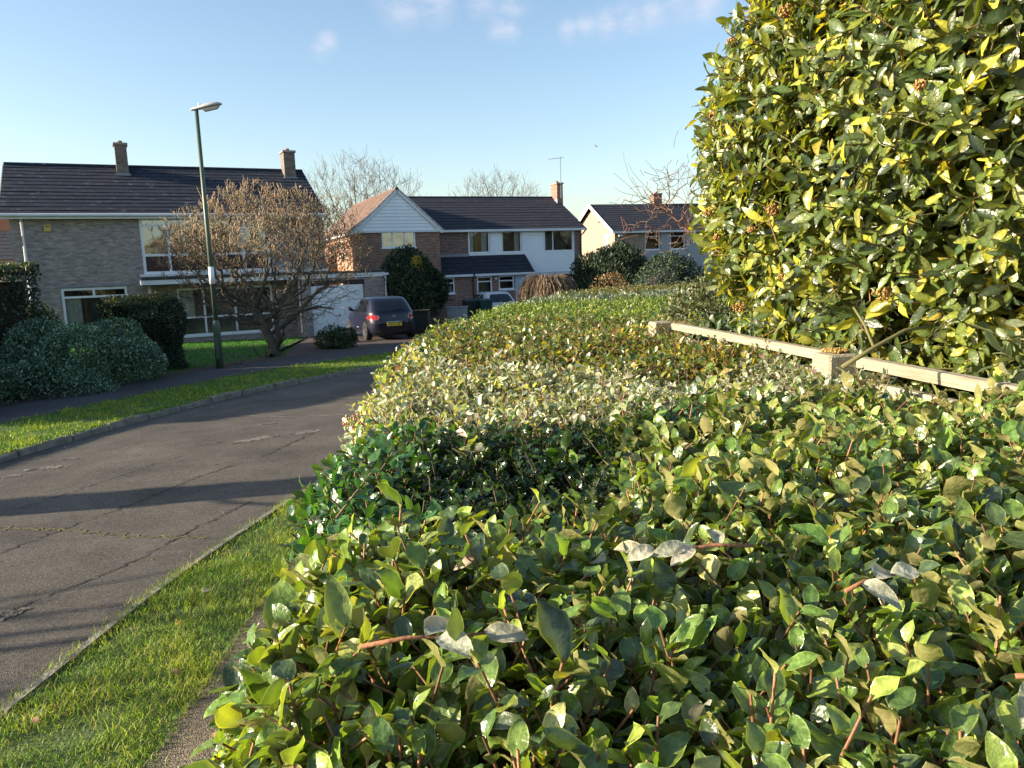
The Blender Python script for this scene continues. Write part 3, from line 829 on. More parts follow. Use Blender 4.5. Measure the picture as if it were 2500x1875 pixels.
mb.tube([(-9.58, wy - .06, 3.5), (-9.58, wy - .06, 3.05)], .035)
mb.build('downpipe', M['white'], H1)
al = MB(d).bbox(-8.92, -8.70, wy - .12, wy - .003, 3.60, 3.84, .02).build('alarm_box', M['alarm'], H1)
MB(d).box(-8.86, -8.76, wy - .128, wy - .121, 3.76, 3.80).build('sounder', M['black'], al)
# windows
window(H1, -8.64, -6.5, .04, 1.57, wy + .03, d, mull=[(-7.6, 1.27, 1.51)], trans=[(1.24,)], fw_=.085, curt=[(-8.55, -8.05, 'curtain', .1, 1.2), (-7.95, -7.88, 'curtain_o'), (-7.4, -6.9, 'curtain_o', .1, 1.5)], label='wide lower window with two top lights and pale curtains')
MB(d).box(-8.75, -6.4, wy - .04, wy - .003, 1.60, 1.65).build('lintel', M['lead'], H1)
window(H1, -5.86, -1.2, 1.98, 4.08, wy + .02, d, mull=[(-4.92, 2.03, 4.02), (-3.3, 2.03, 4.02), (-2.2, 2.03, 4.02)], trans=[(2.69,), (3.78, -5.8, -4.95)], fw_=.10, curt=[(-3.6, -3.35, 'curtain_o', 2.8, 4.0), (-2.6, -2.25, 'curtain', 2.8, 4.0)], pm='glass_sky',
       panels=[(-5.77, -4.97, 2.08, 2.64), (-4.87, -3.35, 2.08, 2.64), (-3.25, -2.25, 2.08, 2.64), (-2.15, -1.28, 2.08, 2.64)], label='tall upper window over dark maroon panels')
window(H1, -4.80, -1.25, -.45, 1.40, wy + .03, d, mull=[(-3.85, -.35, 1.3), (-2.7, -.35, 1.3)], trans=[(.27,)], fw_=.08, curt=[(-4.7, -4.2, 'curtain', .3, 1.35)], label='shaded lower window beneath the flat canopy')
# canopy and garage flat roof
mb = MB(d); mb.box(-6.0, 3.1, .0, wy - .002, 1.74, 1.80); mb.box(-.33, 3.1, wy, 6.5, 1.74, 1.80); mb.box(-6.03, 3.14, -.09, 0, 1.775, 1.86)
fl = mb.build('flat_roof', M['felt'], H1)
mb = MB(d); mb.box(-6.04, 3.06, -.06, -.003, 1.60, 1.77); mb.box(-6.06, -6.0, -.003, wy - .01, 1.60, 1.77)
mb.build('fascia', M['white'], fl)
MB(d).box(-6.02, 1.05, wy - .09, wy - .002, 1.89, 1.98).build('wall_board', M['white'], H1)
MB(d).box(-6.0, -.34, .0, wy - .01, 1.56, 1.59).build('soffit', M['brown_wood'], fl)
MB(d).box(-5.80, -5.70, wy - .4, wy - .3, d, 1.56).build('post', M['white'], H1)
gd = MB(d)
for i in range(7):
    z0 = d - .02 + i * .305; gd.bbox(.05, 2.19, .13, .16, z0, z0 + .298, .006)
MB(d).box(.02, 2.22, .10, .16, 1.36, 1.498).build('door_lintel', M['brown_wood'], H1)
gdo = gd.build('garage_door', M['siding'], H1)
MB(d).box(1.08, 1.18, .10, .13, .05, .09).build('handle', M['black'], gdo)
mb = MB(d); mb.tube([(3.02, -.12, 1.68), (3.22, -.12, 1.68)], .06); mb.tube([(3.1, -.1, 1.66), (3.1, -.06, 1.45), (3.1, -.06, d)], .045)
mb.build('downpipe', M['white'], H1)
MB(d).tube([(-.38, .25, 1.55), (-.38, .25, d + .3)], .04).build('downpipe', M['white'], H1)

# ------------------------------------------------------------------ second house: red brick and white boarding
A2 = R(22); q = 41.0
h2x, h2y, z2g = -2.06, 41.0, G(41)
H2 = empty('brick_house', (h2x, h2y, z2g), A2, 'red brick house with white boarding, front gable and lean-to porch roof', 'house')
d = z2g
W1 = (.03, 1.20, 2.53, 3.66); W2 = (1.90, 3.04, 2.52, 3.65); W3 = (4.39, 6.15, 2.52, 3.66)
mb = MB(d)
wall(mb, 'x', -1.9, 0, d - .2, 3.70, 0)
mb.build('wall', M['darkred'], H2); mb = MB(d)
wall(mb, 'x', 6.19, 6.68, d - .2, 3.70, 0)
mb.quad((6.68, 0, d - .2), (6.68, 7.2, d - .2), (6.68, 7.2, 3.7), (6.68, 0, 3.7)); mb.add([(6.68, 0, 3.7), (6.68, 7.2, 3.7), (6.68, 3.6, 5.6)], [(0, 1, 2)])
mb.quad((-1.9, 7.2, d), (6.68, 7.2, d), (6.68, 7.2, 3.7), (-1.9, 7.2, 3.7))
mb.build('wall', M['darkred'], H2)
mb = MB(d); wall(mb, 'x', 0, 6.19, 1.42, 3.70, 0, [W1, W2, W3], .08); mb.build('wall', M['white'], H2); mb = MB(d); wall(mb, 'x', 3.0, 6.19, d - .2, 1.40, .0, [(4.62, 6.14, d + .9, 1.32)], .08)
mb.build('wall', M['white'], H2)
mb = MB(d)
for (xa, xb, za, zb) in ((0.0, 6.19, 1.40, 2.50), (1.24, 1.86, 2.50, 3.68), (3.08, 4.34, 2.50, 3.68)):
    boards(mb, lambda z, a=xa, b=xb: (a, b), za, zb, .15, -.004)
mb.build('boarding', M['siding'], H2)
MB(d).box(6.185, 6.21, -.035, -.002, 1.4, 3.68).build('corner_strip', M['white'], H2)
window(H2, *W1, .02, d, curt=[(.05, .38, 'curtain'), (.42, .78, 'curtain_o'), (.8, 1.15, 'curtain')], label='upper window with ochre and cream curtains')
window(H2, *W2, .02, d, curt=[(1.95, 2.1, 'curtain_o'), (2.7, 3.0, 'curtain')])
window(H2, *W3, .02, d, mull=[(4.92,)])
window(H2, 4.62, 6.14, d + .9, 1.32, .02, d, mull=[(5.15,)], trans=[(.93,)], fw_=.07)
window(H2, 3.2, 4.5, d + .9, 1.32, -.06, d, trans=[(.93,)], fw_=.07)
# front gable wing
gy = -1.5
mb = MB(d); GW = (-4.92, -3.24, 2.87, 3.66)
wall(mb, 'x', -6.01, -2.0, d - .2, 3.68, gy, [GW], .08)
mb.quad((-2.0, gy, d - .2), (-2.0, 0, d - .2), (-2.0, 0, 3.68), (-2.0, gy, 3.68))
mb.build('wall', M['red'], H2)
mb = MB(d); mb.quad((-6.01, gy, d - .2), (-6.01, 9.6, d - .2), (-6.01, 9.6, 3.68), (-6.01, gy, 3.68))
mb.quad((-6.01, 9.6, d), (-2.0, 9.6, d), (-2.0, 9.6, 3.68), (-6.01, 9.6, 3.68)); mb.add([(-6.01, 9.6, 3.68), (-2.0, 9.6, 3.68), (-4.06, 9.6, 5.5)], [(0, 1, 2)])
# low side wing with its own lean-to gable against the long wall
mb.quad((-7.6, 5.2, d - .2), (-6.02, 5.2, d - .2), (-6.02, 5.2, 2.7), (-7.6, 5.2, 1.7)); mb.quad((-7.6, 5.2, d - .2), (-7.6, 8, d - .2), (-7.6, 8, 1.7), (-7.6, 5.2, 1.7))
mb.build('wall', M['orange'], H2)
mb = MB(d); tiled(mb, (-7.75, 8.1, 1.68), (-7.75, 5.1, 1.68), (-6.02, 5.1, 2.8), (-6.02, 8.1, 2.8), 6); mb.build('side_roof', M['tile_o'], H2)
window(H2, *GW, gy + .02, d, mull=[(-4.38,), (-3.78,)], fw_=.07, pm='glass_sky', label='three-light window under the white gable')
sw = window(H2, 2.6, 3.6, 2.6, 3.4, -.03, d, mull=[(3.1,)], xf=lambda p: Vector((-6.01 + p.y, p.x, p.z)))
mb = MB(d)
ax, az, ez = -4.07, 5.55, 3.70
boards(mb, lambda z: (ax - 1.98 * (az - z) / (az - ez), ax + 1.98 * (az - z) / (az - ez)), ez, az - .06, .17, gy - .04)
mb.build('gable_boarding', M['siding'], H2)
mb = MB(d)
mb.beam((-6.3, gy - .12, 3.60), (ax, gy - .12, az + .06), .03, .20); mb.beam((-1.84, gy - .12, 3.60), (ax, gy - .12, az + .06), .03, .20)
mb.add([(-6.26, gy - .105, 3.62), (-5.75, gy - .105, 3.62), (-5.95, gy - .105, 3.86)], [(0, 1, 2)]); mb.add([(-1.88, gy - .105, 3.62), (-2.4, gy - .105, 3.62), (-2.2, gy - .105, 3.86)], [(0, 1, 2)])
mb.box(-6.2, -1.94, gy - .10, gy - .05, 3.60, 3.70)
mb.box(-6.26, -6.20, gy, 9.7, 3.56, 3.66)
mb.build('barge_board', M['white'], H2)
mb = MB(d)
tiled(mb, (-6.3, 9.7, 3.66), (-6.3, gy - .16, 3.66), (ax, gy - .16, 5.68), (ax, 9.7, 5.68), 9)
tiled(mb, (-1.84, 9.7, 3.66), (-1.84, gy - .16, 3.66), (ax, gy - .16, 5.68), (ax, 9.7, 5.68), 9)
mb.tube([(ax, 9.7, 5.67), (ax, gy - .16, 5.67)], .08)
mb.build('gable_roof', M['tile_o'], H2)
mb = MB(d)
tiled(mb, (-1.9, -.3, 3.72), (6.84, -.3, 3.72), (6.84, 3.6, 5.70), (-4.0, 3.6, 5.70), 12)
tiled(mb, (-3.9, 7.5, 3.72), (6.84, 7.5, 3.72), (6.84, 3.6, 5.70), (-3.9, 3.6, 5.70), 12)
mb.tube([(-3.9, 3.6, 5.69), (6.86, 3.6, 5.69)], .08)
r2 = mb.build('roof', M['tile_b'], H2)
mb = MB(d); mb.box(-1.86, 6.84, -.34, -.26, 3.62, 3.735); mb.box(-1.86, 6.84, -.26, -.01, 3.63, 3.655); mb.build('gutter', M['white'], r2)
mb = MB(d); mb.tube([(6.80, -.36, 3.68), (6.72, -.1, 3.45), (6.60, -.06, 3.3), (6.60, -.06, d)], .04); mb.build('downpipe', M['black'], H2); mb = MB(d); mb.tube([(-.28, -1.55, 1.44), (-.28, -1.38, 1.3), (-.28, -1.38, d)], .04)
mb.build('downpipe', M['black'], H2)
c3 = chimney(H2, 6.62, 7.0, 2.9, 3.7, 5.2, 6.42, d, M['red'], 1)
MB(d).box(6.585, 6.62, 2.8, 3.6, 5.25, 5.55).build('flashing', M['lead'], c3)
mb = MB(d); mb.tube([(6.84, 2.82, 5.6), (6.84, 2.82, 7.95)], .022, 6); mb.tube([(6.1, 2.82, 7.80), (7.05, 2.82, 7.92)], .012, 5)
for k in range(9):
    x = 6.15 + k * .1; z = 7.806 + k * .0126; mb.tube([(x, 2.62, z), (x, 3.02, z)], .006, 4)
mb.build('aerial', M['metal'], H2)
# porch
py = -1.30
mb = MB(d); PW = (-1.88, -1.26, .52, 1.33); P1 = (-.06, .77, .22, 1.33); P2 = (1.14, 2.01, .6, 1.33)
wall(mb, 'x', -1.99, 2.06, d - .2, 1.36, py, [PW, P1, P2], .07)
mb.build('wall', M['red'], H2)
window(H2, *PW, py + .02, d, trans=[(1.05,)], fw_=.07, curt=[(-1.8, -1.35, 'curtain', .6, 1.0)])
window(H2, *P1, py + .02, d, trans=[(1.06,)], fw_=.07)
window(H2, *P2, py + .02, d, trans=[(1.06,)], fw_=.07)
mb = MB(d); mb.bbox(2.07, 2.9, py + .03, py + .1, d, 1.35, .01); pdoor = mb.build('front_door', M['bluedoor'], H2)
MB(d).box(2.5, 2.64, py + .022, py + .028, .35, .95).build('glazing', M['black'], pdoor)
mb = MB(d); mb.quad((2.9, py + .03, d), (2.9, 0, d), (2.9, 0, 1.4), (2.9, py + .03, 1.4)); mb.build('wall', M['white'], H2)
lamp = MB(d).tube([(.97, py - .06, 1.12), (.97, py - .06, 1.25)], [.05, .07], 8).build('porch_lamp', M['upvc'], H2, True)
mb = MB(d); tiled(mb, (-1.96, -1.52, 1.44), (3.12, -1.52, 1.44), (3.2, -.03, 2.40), (-1.96, -.03, 2.40), 5)
pr = mb.build('porch_roof', M['tile_b'], H2)
MB(d).box(-1.95, .0, -.10, -.035, 2.36, 2.50).build('flashing', M['lead'], pr)
mb = MB(d); mb.box(-1.96, -.33, -1.56, -1.48, 1.35, 1.46); mb.box(-.22, 3.12, -1.56, -1.48, 1.35, 1.46); mb.box(-1.96, 3.1, -1.48, -1.3, 1.36, 1.39); mb.build('gutter', M['white'], pr)

# ------------------------------------------------------------------ third house, behind the big bush
A3 = R(17); z3g = G(45)
H3 = empty('brick_house', (6.87, 50.0, z3g), A3, 'distant buff house with sunlit white-edged gable end, right of the boarded house', 'house')
d = z3g
mb = MB(d); wall(mb, 'x', 0, 9, d - .2, 3.68, 0, [(2.13, 3.2, 2.5, 3.64), (3.96, 5.03, 2.5, 3.64)], .08)
wall(mb, 'y', 0, 7, d - .2, 3.68, 0, [(.75, 1.75, 2.7, 3.62)], .08)
mb.add([(0, 0, 3.68), (0, 7, 3.68), (0, 3.5, 5.6)], [(0, 1, 2)]); mb.quad((9, 0, d), (9, 7, d), (9, 7, 3.7), (9, 0, 3.7)); mb.quad((0, 7, d), (9, 7, d), (9, 7, 3.7), (0, 7, 3.7)); mb.add([(9, 0, 3.68), (9, 7, 3.68), (9, 3.5, 5.6)], [(0, 1, 2)])
mb.build('wall', brick('pale_brick', (.42, .29, .21), (.33, .23, .17), (.34, .29, .24)), H3)
mb = MB(d); boards(mb, lambda z: (2.0, 9), .2, 2.42, .16, -.006); mb.build('boarding', plain('grey_boarding', (.36, .37, .38), .6), H3)
mb = MB(d); boards(mb, lambda z: (3.25, 3.92), 2.42, 3.66, .16, -.006); boards(mb, lambda z: (5.1, 9), 2.42, 3.66, .16, -.006); mb.build('boarding', bpy.data.materials['grey_boarding'], H3)
mb = MB(d); tiled(mb, (-.25, -.3, 3.72), (9.3, -.3, 3.72), (9.3, 3.5, 5.68), (-.25, 3.5, 5.68), 12); tiled(mb, (-.25, 7.3, 3.72), (9.3, 7.3, 3.72), (9.3, 3.5, 5.68), (-.25, 3.5, 5.68), 12)
r3 = mb.build('roof', M['tile_b'], H3)
mb = MB(d); mb.beam((-.28, -.32, 3.62), (-.28, 3.5, 5.60), .04, .24); mb.beam((-.28, 7.32, 3.62), (-.28, 3.5, 5.60), .04, .24); mb.build('barge_board', M['white'], r3)
mb = MB(d); mb.box(-.25, 9.3, -.36, -.28, 3.60, 3.72); mb.build('gutter', M['white'], r3)
chimney(H3, 4.46, 5.08, 3.2, 3.8, 5.3, 6.3, d, M['red'], 1)
window(H3, 2.13, 3.2, 2.5, 3.64, .02, d, trans=[(3.35,)], curt=[(2.2, 3.1, 'curtain_o', 2.6, 3.0)]); window(H3, 3.96, 5.03, 2.5, 3.64, .02, d, trans=[(3.35,)], curt=[(4.0, 4.9, 'curtain_o', 2.6, 3.0)])
window(H3, .75, 1.75, 2.7, 3.62, .02, d, mull=[(1.25,)], trans=[(3.35, 1.25, 1.69)], xf=lambda p: Vector((p.y, p.x, p.z)))
MB(d).bbox(.25, .55, -.1, -.003, 3.40, 3.60, .02).build('meter_box', M['white'], H3)
MB(d).box(-.03, -.004, 2.2, 2.6, 4.42, 4.48).build('vent', M['black'], H3)

# fourth house: only its tile-hung gable and dark roof show past the left edge
H4 = empty('tile_hung_house', (-30.5, 45, G(45)), R(8), 'distant orange tile-hung house with dark roof at the left edge behind the buff house', 'house')
d = G(45)
mb = MB(d); mb.box(0, 5.2, 0, 7, d - .2, 4.5); mb.add([(0, 0, 4.5), (5.2, 0, 4.5), (2.6, 0, 7.0)], [(0, 1, 2)]); mb.build('wall', plain('hung_tile', (.42, .17, .10), .8, noise=.25, nscale=5), H4)
mb = MB(d); tiled(mb, (5.5, 7, 4.35), (5.5, -.15, 4.35), (2.6, -.15, 7.1), (2.6, 7, 7.1), 10); tiled(mb, (-.3, 7, 4.35), (-.3, -.15, 4.35), (2.6, -.15, 7.1), (2.6, 7, 7.1), 10)
tiled(mb, (-2, -3.0, 3.0), (4.6, -3.0, 3.0), (3.0, -.05, 4.7), (-2, -.05, 4.7), 8)
mb.build('roof', M['tile'], H4)
mb = MB(d); mb.box(-2, 4.6, -2.9, -.02, d - .2, 2.98); mb.build('lower_wall', M['buff'], H4)

# ------------------------------------------------------------------ street lamp
lx, ly = -7.0, 18.36; lz = G(ly)
LP = empty('street_lamp', (lx, ly, lz), 0, 'tall green metal street lamp with grey lantern standing at the edge of the pavement', 'street lamp')
M['lampgreen'] = plain('lamp_green', (.05, .085, .05), .45, c2=(.08, .10, .075), nscale=8)
MB().tube([(0, 0, 0), (0, 0, 1.12), (0, 0, 1.18), (0, 0, 1.26)], [.088, .085, .082, .058], 20).build('base', M['lampgreen'], LP, True)
MB().tube([(0, 0, 1.24), (0, 0, 3.4), (0, 0, 6.09)], [.055, .05, .042], 16).build('pole', M['lampgreen'], LP, True)
MB().tube([(0, 0, 2.12), (0, 0, 2.52)], [.062, .062], 16).build('notice_plate', M['upvc'], LP, True)
MB().bbox(-.035, .035, -.098, -.08, .35, .85, .008).build('hatch', M['lampgreen'], LP)
def lantern():
    vs = []; fs = []; n = 14
    prof = [(-.13, .035, .03), (-.10, .055, .05), (.02, .06, .055), (.14, .10, .075), (.30, .125, .085), (.44, .12, .08), (.54, .08, .055), (.60, .03, .02)]
    for x, w, h in prof:
        for k in range(n):
            t = 2 * math.pi * k / n; c, s_ = math.cos(t), math.sin(t)
            vs.append((x, w * c, (h * s_ if s_ > 0 else h * .35 * s_)))
    for i in range(len(prof) - 1):
        for k in range(n): fs.append((i * n + k, i * n + (k + 1) % n, (i + 1) * n + (k + 1) % n, (i + 1) * n + k))
    fs += [tuple(range(n - 1, -1, -1)), tuple((len(prof) - 1) * n + k for k in range(n))]
    return vs, fs
tilt = Matrix.Rotation(R(-9), 4, 'Y')
vs, fs = lantern()
lan = MB(xf=lambda p: tilt @ p + Vector((0, 0, 6.08))).add(vs, fs).build('lantern', M['alu'], LP, True)
MB(xf=lambda p: tilt @ p + Vector((0, 0, 6.08))).add([(.14, -.08, -.028), (.52, -.07, -.028), (.52, .07, -.028), (.14, .08, -.028), (.18, -.05, -.09), (.46, -.05, -.08), (.46, .05, -.08), (.18, .05, -.09)],
    [(0, 1, 2, 3), (0, 4, 5, 1), (1, 5, 6, 2), (2, 6, 7, 3), (3, 7, 4, 0), (7, 6, 5, 4)]).build('glass_bowl', plain('lamp_bowl', (.55, .55, .52), .15), lan)
MB().tube([(.08, 0, 6.13), (.08, 0, 6.19), (.08, 0, 6.20)], [.035, .035, .02], 10).build('photocell', M['upvc'], lan, True)

# ------------------------------------------------------------------ cars
def carpaint(name, c):
    mt, nt, b, o = newmat(name)
    b.inputs['Base Color'].default_value = (*c, 1); b.inputs['Metallic'].default_value = .0; b.inputs['Roughness'].default_value = .4; b.inputs['Specular IOR Level'].default_value = .3
    b.inputs['Coat Weight'].default_value = .7; b.inputs['Coat Roughness'].default_value = .04
    return mt
M['car_blue'] = carpaint('aubergine_paint', (.005, .006, .022)); M['car_white'] = carpaint('white_car_paint', (.6, .62, .64))
M['car_glass'] = plain('car_glass', (.008, .010, .014), .03, spec=.8)
M['tyre'] = plain('tyre_rubber', (.015, .015, .015), .8); M['rim'] = plain('rim_alloy', (.45, .46, .48), .3, metal=.9)
M['redlamp'] = plain('red_lamp', (.35, .015, .02), .15, coat=1); M['plate'] = plain('yellow_plate', (.75, .55, .05), .5); M['chrome'] = plain('chrome', (.8, .8, .82), .08, metal=1)
CARP = [  # z, rear y, front y, half width
    (.17, .16, 3.80, .76), (.24, .06, 3.92, .82), (.42, .02, 3.95, .85), (.60, .0, 3.93, .86), (.72, .03, 3.85, .86), (.84, .05, 3.62, .855), (.92, .07, 3.25, .85),
    (.98, .11, 2.92, .82), (1.08, .20, 2.72, .78), (1.20, .32, 2.48, .735), (1.32, .46, 2.22, .68), (1.40, .60, 1.98, .63), (1.445, .80, 1.75, .55), (1.46, 1.05, 1.55, .38)]
def car(name, loc, rz, paint, label, plate=None, sx=1.0, detail=True):
    root = empty(name, loc, rz, label, 'car')
    Z = np.array([p[0] for p in CARP]); YR = np.array([p[1] for p in CARP]); YF = np.array([p[2] for p in CARP]); HW = np.array([p[3] for p in CARP]) * sx
    e = 5.0
    def sec(z): return np.interp(z, Z, YR), np.interp(z, Z, YF), np.interp(z, Z, HW)
    def rear(x, z, off=0):
        a, b, w = sec(z); c = (a + b) / 2; h = (b - a) / 2
        return Vector((x, c - h * max(0, 1 - min(1, abs(x) / w) ** e) ** (1 / e) - off, z + off * .3))
    def side(y, z, s, off=0):
        a, b, w = sec(z); c = (a + b) / 2; h = (b - a) / 2
        return Vector((s * (w * max(0, 1 - min(1, abs(y - c) / h) ** e) ** (1 / e) + off), y, z + off * .3))
    n = 56; vs = []; fs = []
    zs = np.concatenate([np.linspace(.17, 1.40, 24), [1.425, 1.445, 1.455, 1.46]])
    for z in zs:
        a, b, w = sec(z); c = (a + b) / 2; h = (b - a) / 2
        for k in range(n):
            t = 2 * math.pi * k / n; ct, st = math.cos(t), math.sin(t)
            vs.append((w * math.copysign(abs(ct) ** (2 / e), ct), c + h * math.copysign(abs(st) ** (2 / e), st), z))
    for i in range(len(zs) - 1):
        for k in range(n): fs.append((i * n + k, i * n + (k + 1) % n, (i + 1) * n + (k + 1) % n, (i + 1) * n + k))
    fs += [tuple(range(n - 1, -1, -1)), tuple((len(zs) - 1) * n + k for k in range(n))]
    body = MB().add(vs, fs).build('body', paint, root, True)
    def patch(fn, poly, off, nm, mat, par, nu=10, nv=6, rr=0):
        # poly: four corners in parameter space (bottom-left, bottom-right, top-right, top-left)
        V = []; F = []
        for j in range(nv + 1):
            for i in range(nu + 1):
                u, v = i / nu, j / nv
                if rr:
                    uu, vv = 2 * u - 1, 2 * v - 1
                    u = .5 + .5 * uu * math.sqrt(1 - rr * vv * vv / 2); v = .5 + .5 * vv * math.sqrt(1 - rr * uu * uu / 2)
                p = [poly[0][k] * (1 - u) * (1 - v) + poly[1][k] * u * (1 - v) + poly[2][k] * u * v + poly[3][k] * (1 - u) * v for k in (0, 1)]
                V.append(fn(p[0], p[1], off))
        for j in range(nv):
            for i in range(nu):
                a = j * (nu + 1) + i; F.append((a, a + 1, a + nu + 2, a + nu + 1))
        return MB().add(V, F).build(nm, mat, par, True)
    patch(rear, [(-.62 * sx, .98), (.62 * sx, .98), (.47 * sx, 1.36), (-.47 * sx, 1.36)], .008, 'rear_window', M['car_glass'], root, 12, 8, .25)
    for s in (-1, 1):
        sd_ = lambda y, z, off, s=s: side(y, z, s, off)
        patch(sd_, [(.55, .98), (1.15, .96), (1.18, 1.34), (.85, 1.33)], .008, 'side_window', M['car_glass'], root, 6, 6)
        patch(sd_, [(1.22, .96), (2.62, .93), (2.02, 1.33), (1.24, 1.35)], .008, 'side_window', M['car_glass'], root, 10, 6)
        if detail:
            for wy_ in (.70, 3.16):
                V = []; k2 = 18
                for k in range(k2 + 1):
                    t = math.pi * k / k2
                    V += [side(wy_ + .36 * math.cos(t), .29 + .36 * math.sin(t), s, .009), side(wy_ + .30 * math.cos(t), .29 + .30 * math.sin(t), s, .012)]
                MB().add(V, [(2 * k, 2 * k + 2, 2 * k + 3, 2 * k + 1) for k in range(k2)]).build('arch', M['black'], root)
                V = [side(wy_, .30, s, .011)] + [side(wy_ + .31 * math.cos(2 * math.pi * k / 24), max(.175, .30 + .31 * math.sin(2 * math.pi * k / 24)), s, .011) for k in range(24)]
                MB().add(V, [(0, 1 + k, 1 + (k + 1) % 24) for k in range(24)]).build('wheel_shade_disc', M['black'], root)  # flat disc on the body, the arch's shade put into its black
        for wy_ in (.70, 3.16):
            xo = s * (.86 * sx + .01); xi = s * (.86 * sx - .2)
            prof = [(xi, .20), (xi, .29), (xi + s * .03, .305), (xo - s * .03, .305), (xo, .29), (xo, .21), (xo - s * .02, .205)]
            V = []; F = []; nn = 28
            for (x, r) in prof:
                for k in range(nn): V.append((x, wy_ + r * math.cos(2 * math.pi * k / nn), .305 + r * math.sin(2 * math.pi * k / nn)))
            for i in range(len(prof) - 1):
                for k in range(nn): F.append((i * nn + k, i * nn + (k + 1) % nn, (i + 1) * nn + (k + 1) % nn, (i + 1) * nn + k))
            wh = MB().add(V, F).build('wheel', M['tyre'], root, True)
            rm = MB()
            for k in range(5):
                for dd in (-.14, .14):
                    t = 2 * math.pi * k / 5 + dd
                    rm.beam((xo - s * .02, wy_ + .03 * math.cos(t), .305 + .03 * math.sin(t)), (xo - s * .01, wy_ + .2 * math.cos(t), .305 + .2 * math.sin(t)), .025, .03, (1, 0, 0))
            rm.tube([(xo - s * .05, wy_, .305), (xo - s * .008, wy_, .305)], .04, 12)
            V = []; F = []
            for (x, r) in ((xo - s * .03, .19), (xo - s * .005, .205), (xo - s * .005, .215)):
                for k in range(nn): V.append((x, wy_ + r * math.cos(2 * math.pi * k / nn), .305 + r * math.sin(2 * math.pi * k / nn)))
            for i in range(2):
                for k in range(nn): F.append((i * nn + k, i * nn + (k + 1) % nn, (i + 1) * nn + (k + 1) % nn, (i + 1) * nn + k))
            rm.add(V, F); rm.build('rim', M['rim'], wh)
        MB().tube([side(2.45, .95, s, .0), side(2.45, .97, s, .12), side(2.42, .99, s, .2)], [.03, .07, .06], 8).build('wing_mirror', paint, root, True)
        lampo = patch(rear, [(s * .50 * sx, .70), (s * .835 * sx, .70), (s * .80 * sx, .88), (s * .53 * sx, .88)], .012, 'tail_lamp', M['redlamp'], root, 8, 5, .6)
        pts = []
        for k in range(25):
            t = 2 * math.pi * k / 24; cx, cz = .665 * sx, .79
            pts.append(rear(s * (cx + .155 * sx * math.copysign(abs(math.cos(t)) ** .6, math.cos(t))), cz + .085 * math.copysign(abs(math.sin(t)) ** .6, math.sin(t)), .016))
        MB().tube(pts, .009, 5).build('lamp_rim', M['chrome'], lampo, True)
        if detail:
            MB().tube([side(1.5, .40, s, .012), side(2.7, .40, s, .012)], .014, 6).build('side_strip', M['chrome'], root, True)
    if detail:
        patch(rear, [(-.62, .20), (.62, .20), (.68, .40), (-.68, .40)], .01, 'lower_bumper', M['black'], root, 10, 4)
        pb = [rear(0, .50, .02), rear(0, .61, .02)]
        y = pb[0].y - .005
        pl = MB().bbox(-.26, .26, y - .012, y + .03, .495, .605, .004).build('number_plate', M['plate'], root)
        cu = bpy.data.curves.new('t', 'FONT'); cu.body = plate; cu.size = .105; cu.align_x = 'CENTER'; cu.extrude = .001
        to = bpy.data.objects.new('t', cu); col.objects.link(to); bpy.context.view_layer.update()
        me = bpy.data.meshes.new_from_object(to); bpy.data.objects.remove(to)
        me.transform(Matrix.Translation((0, y - .0145, .513)) @ Matrix.Rotation(R(90), 4, 'X') @ Matrix.Scale(.95, 4, (1, 0, 0)))
        me.materials.clear(); me.materials.append(M['black'])
        t = bpy.data.objects.new('plate_text', me); col.objects.link(t); t.parent = pl
        MB().tube([rear(-.27, .635, .014), rear(.27, .635, .014)], .012, 6).build('plate_bar', M['chrome'], root, True)
        # badge on the tailgate: two curled strokes, mirrored
        bd = MB()
        for s in (-1, 1):
            bd.tube([rear(s * .055, .845, .012), rear(s * .02, .83, .016), rear(s * .008, .80, .016), rear(s * .03, .79, .016), rear(s * .05, .76, .012)], [.006, .012, .014, .012, .006], 6)
        bd.build('badge', M['chrome'], root, True)
        MB().tube([rear(-.6, .935, .006), rear(0, .93, .006), rear(.6, .935, .006)], .006, 5).build('tailgate_seam', M['black'], root)
        MB().tube([rear(-.66, .66, .004), rear(0, .655, .004), rear(.66, .66, .004)], .006, 5).build('tailgate_seam', M['black'], root)
        MB().tube([rear(0, 1.0, .02), rear(.2, 1.02, .02), rear(.38, 1.03, .018)], .01, 5).build('wiper', M['black'], root)
        MB().tube([(0, 1.2, 1.46), (0, 1.08, 1.56)], [.015, .006], 6).build('aerial', M['black'], root)
    else:
        MB().tube([(0, 1.2, 1.46), (0, 1.08, 1.56)], [.015, .006], 6).build('aerial', M['black'], root)
        for s in (-1, 1):
            MB().tube([(s * .52, .9, 1.45), (s * .53, 1.3, 1.48), (s * .53, 2.0, 1.46), (s * .55, 2.1, 1.42)], .015, 6).build('roof_rail', M['metal'], root, True)
    return root
car('parked_car', (-3.92, 26.1, G(26.5) + .115), R(24), M['car_blue'], 'dark aubergine hatchback with yellow number plate parked on the drive by the garage', 'WK16 FSP')
car('parked_car', (-.3, 36.6, G(37) + .21), R(22), M['car_white'], 'white car mostly hidden behind the hedge in front of the boarded house', None, 1.0, False)

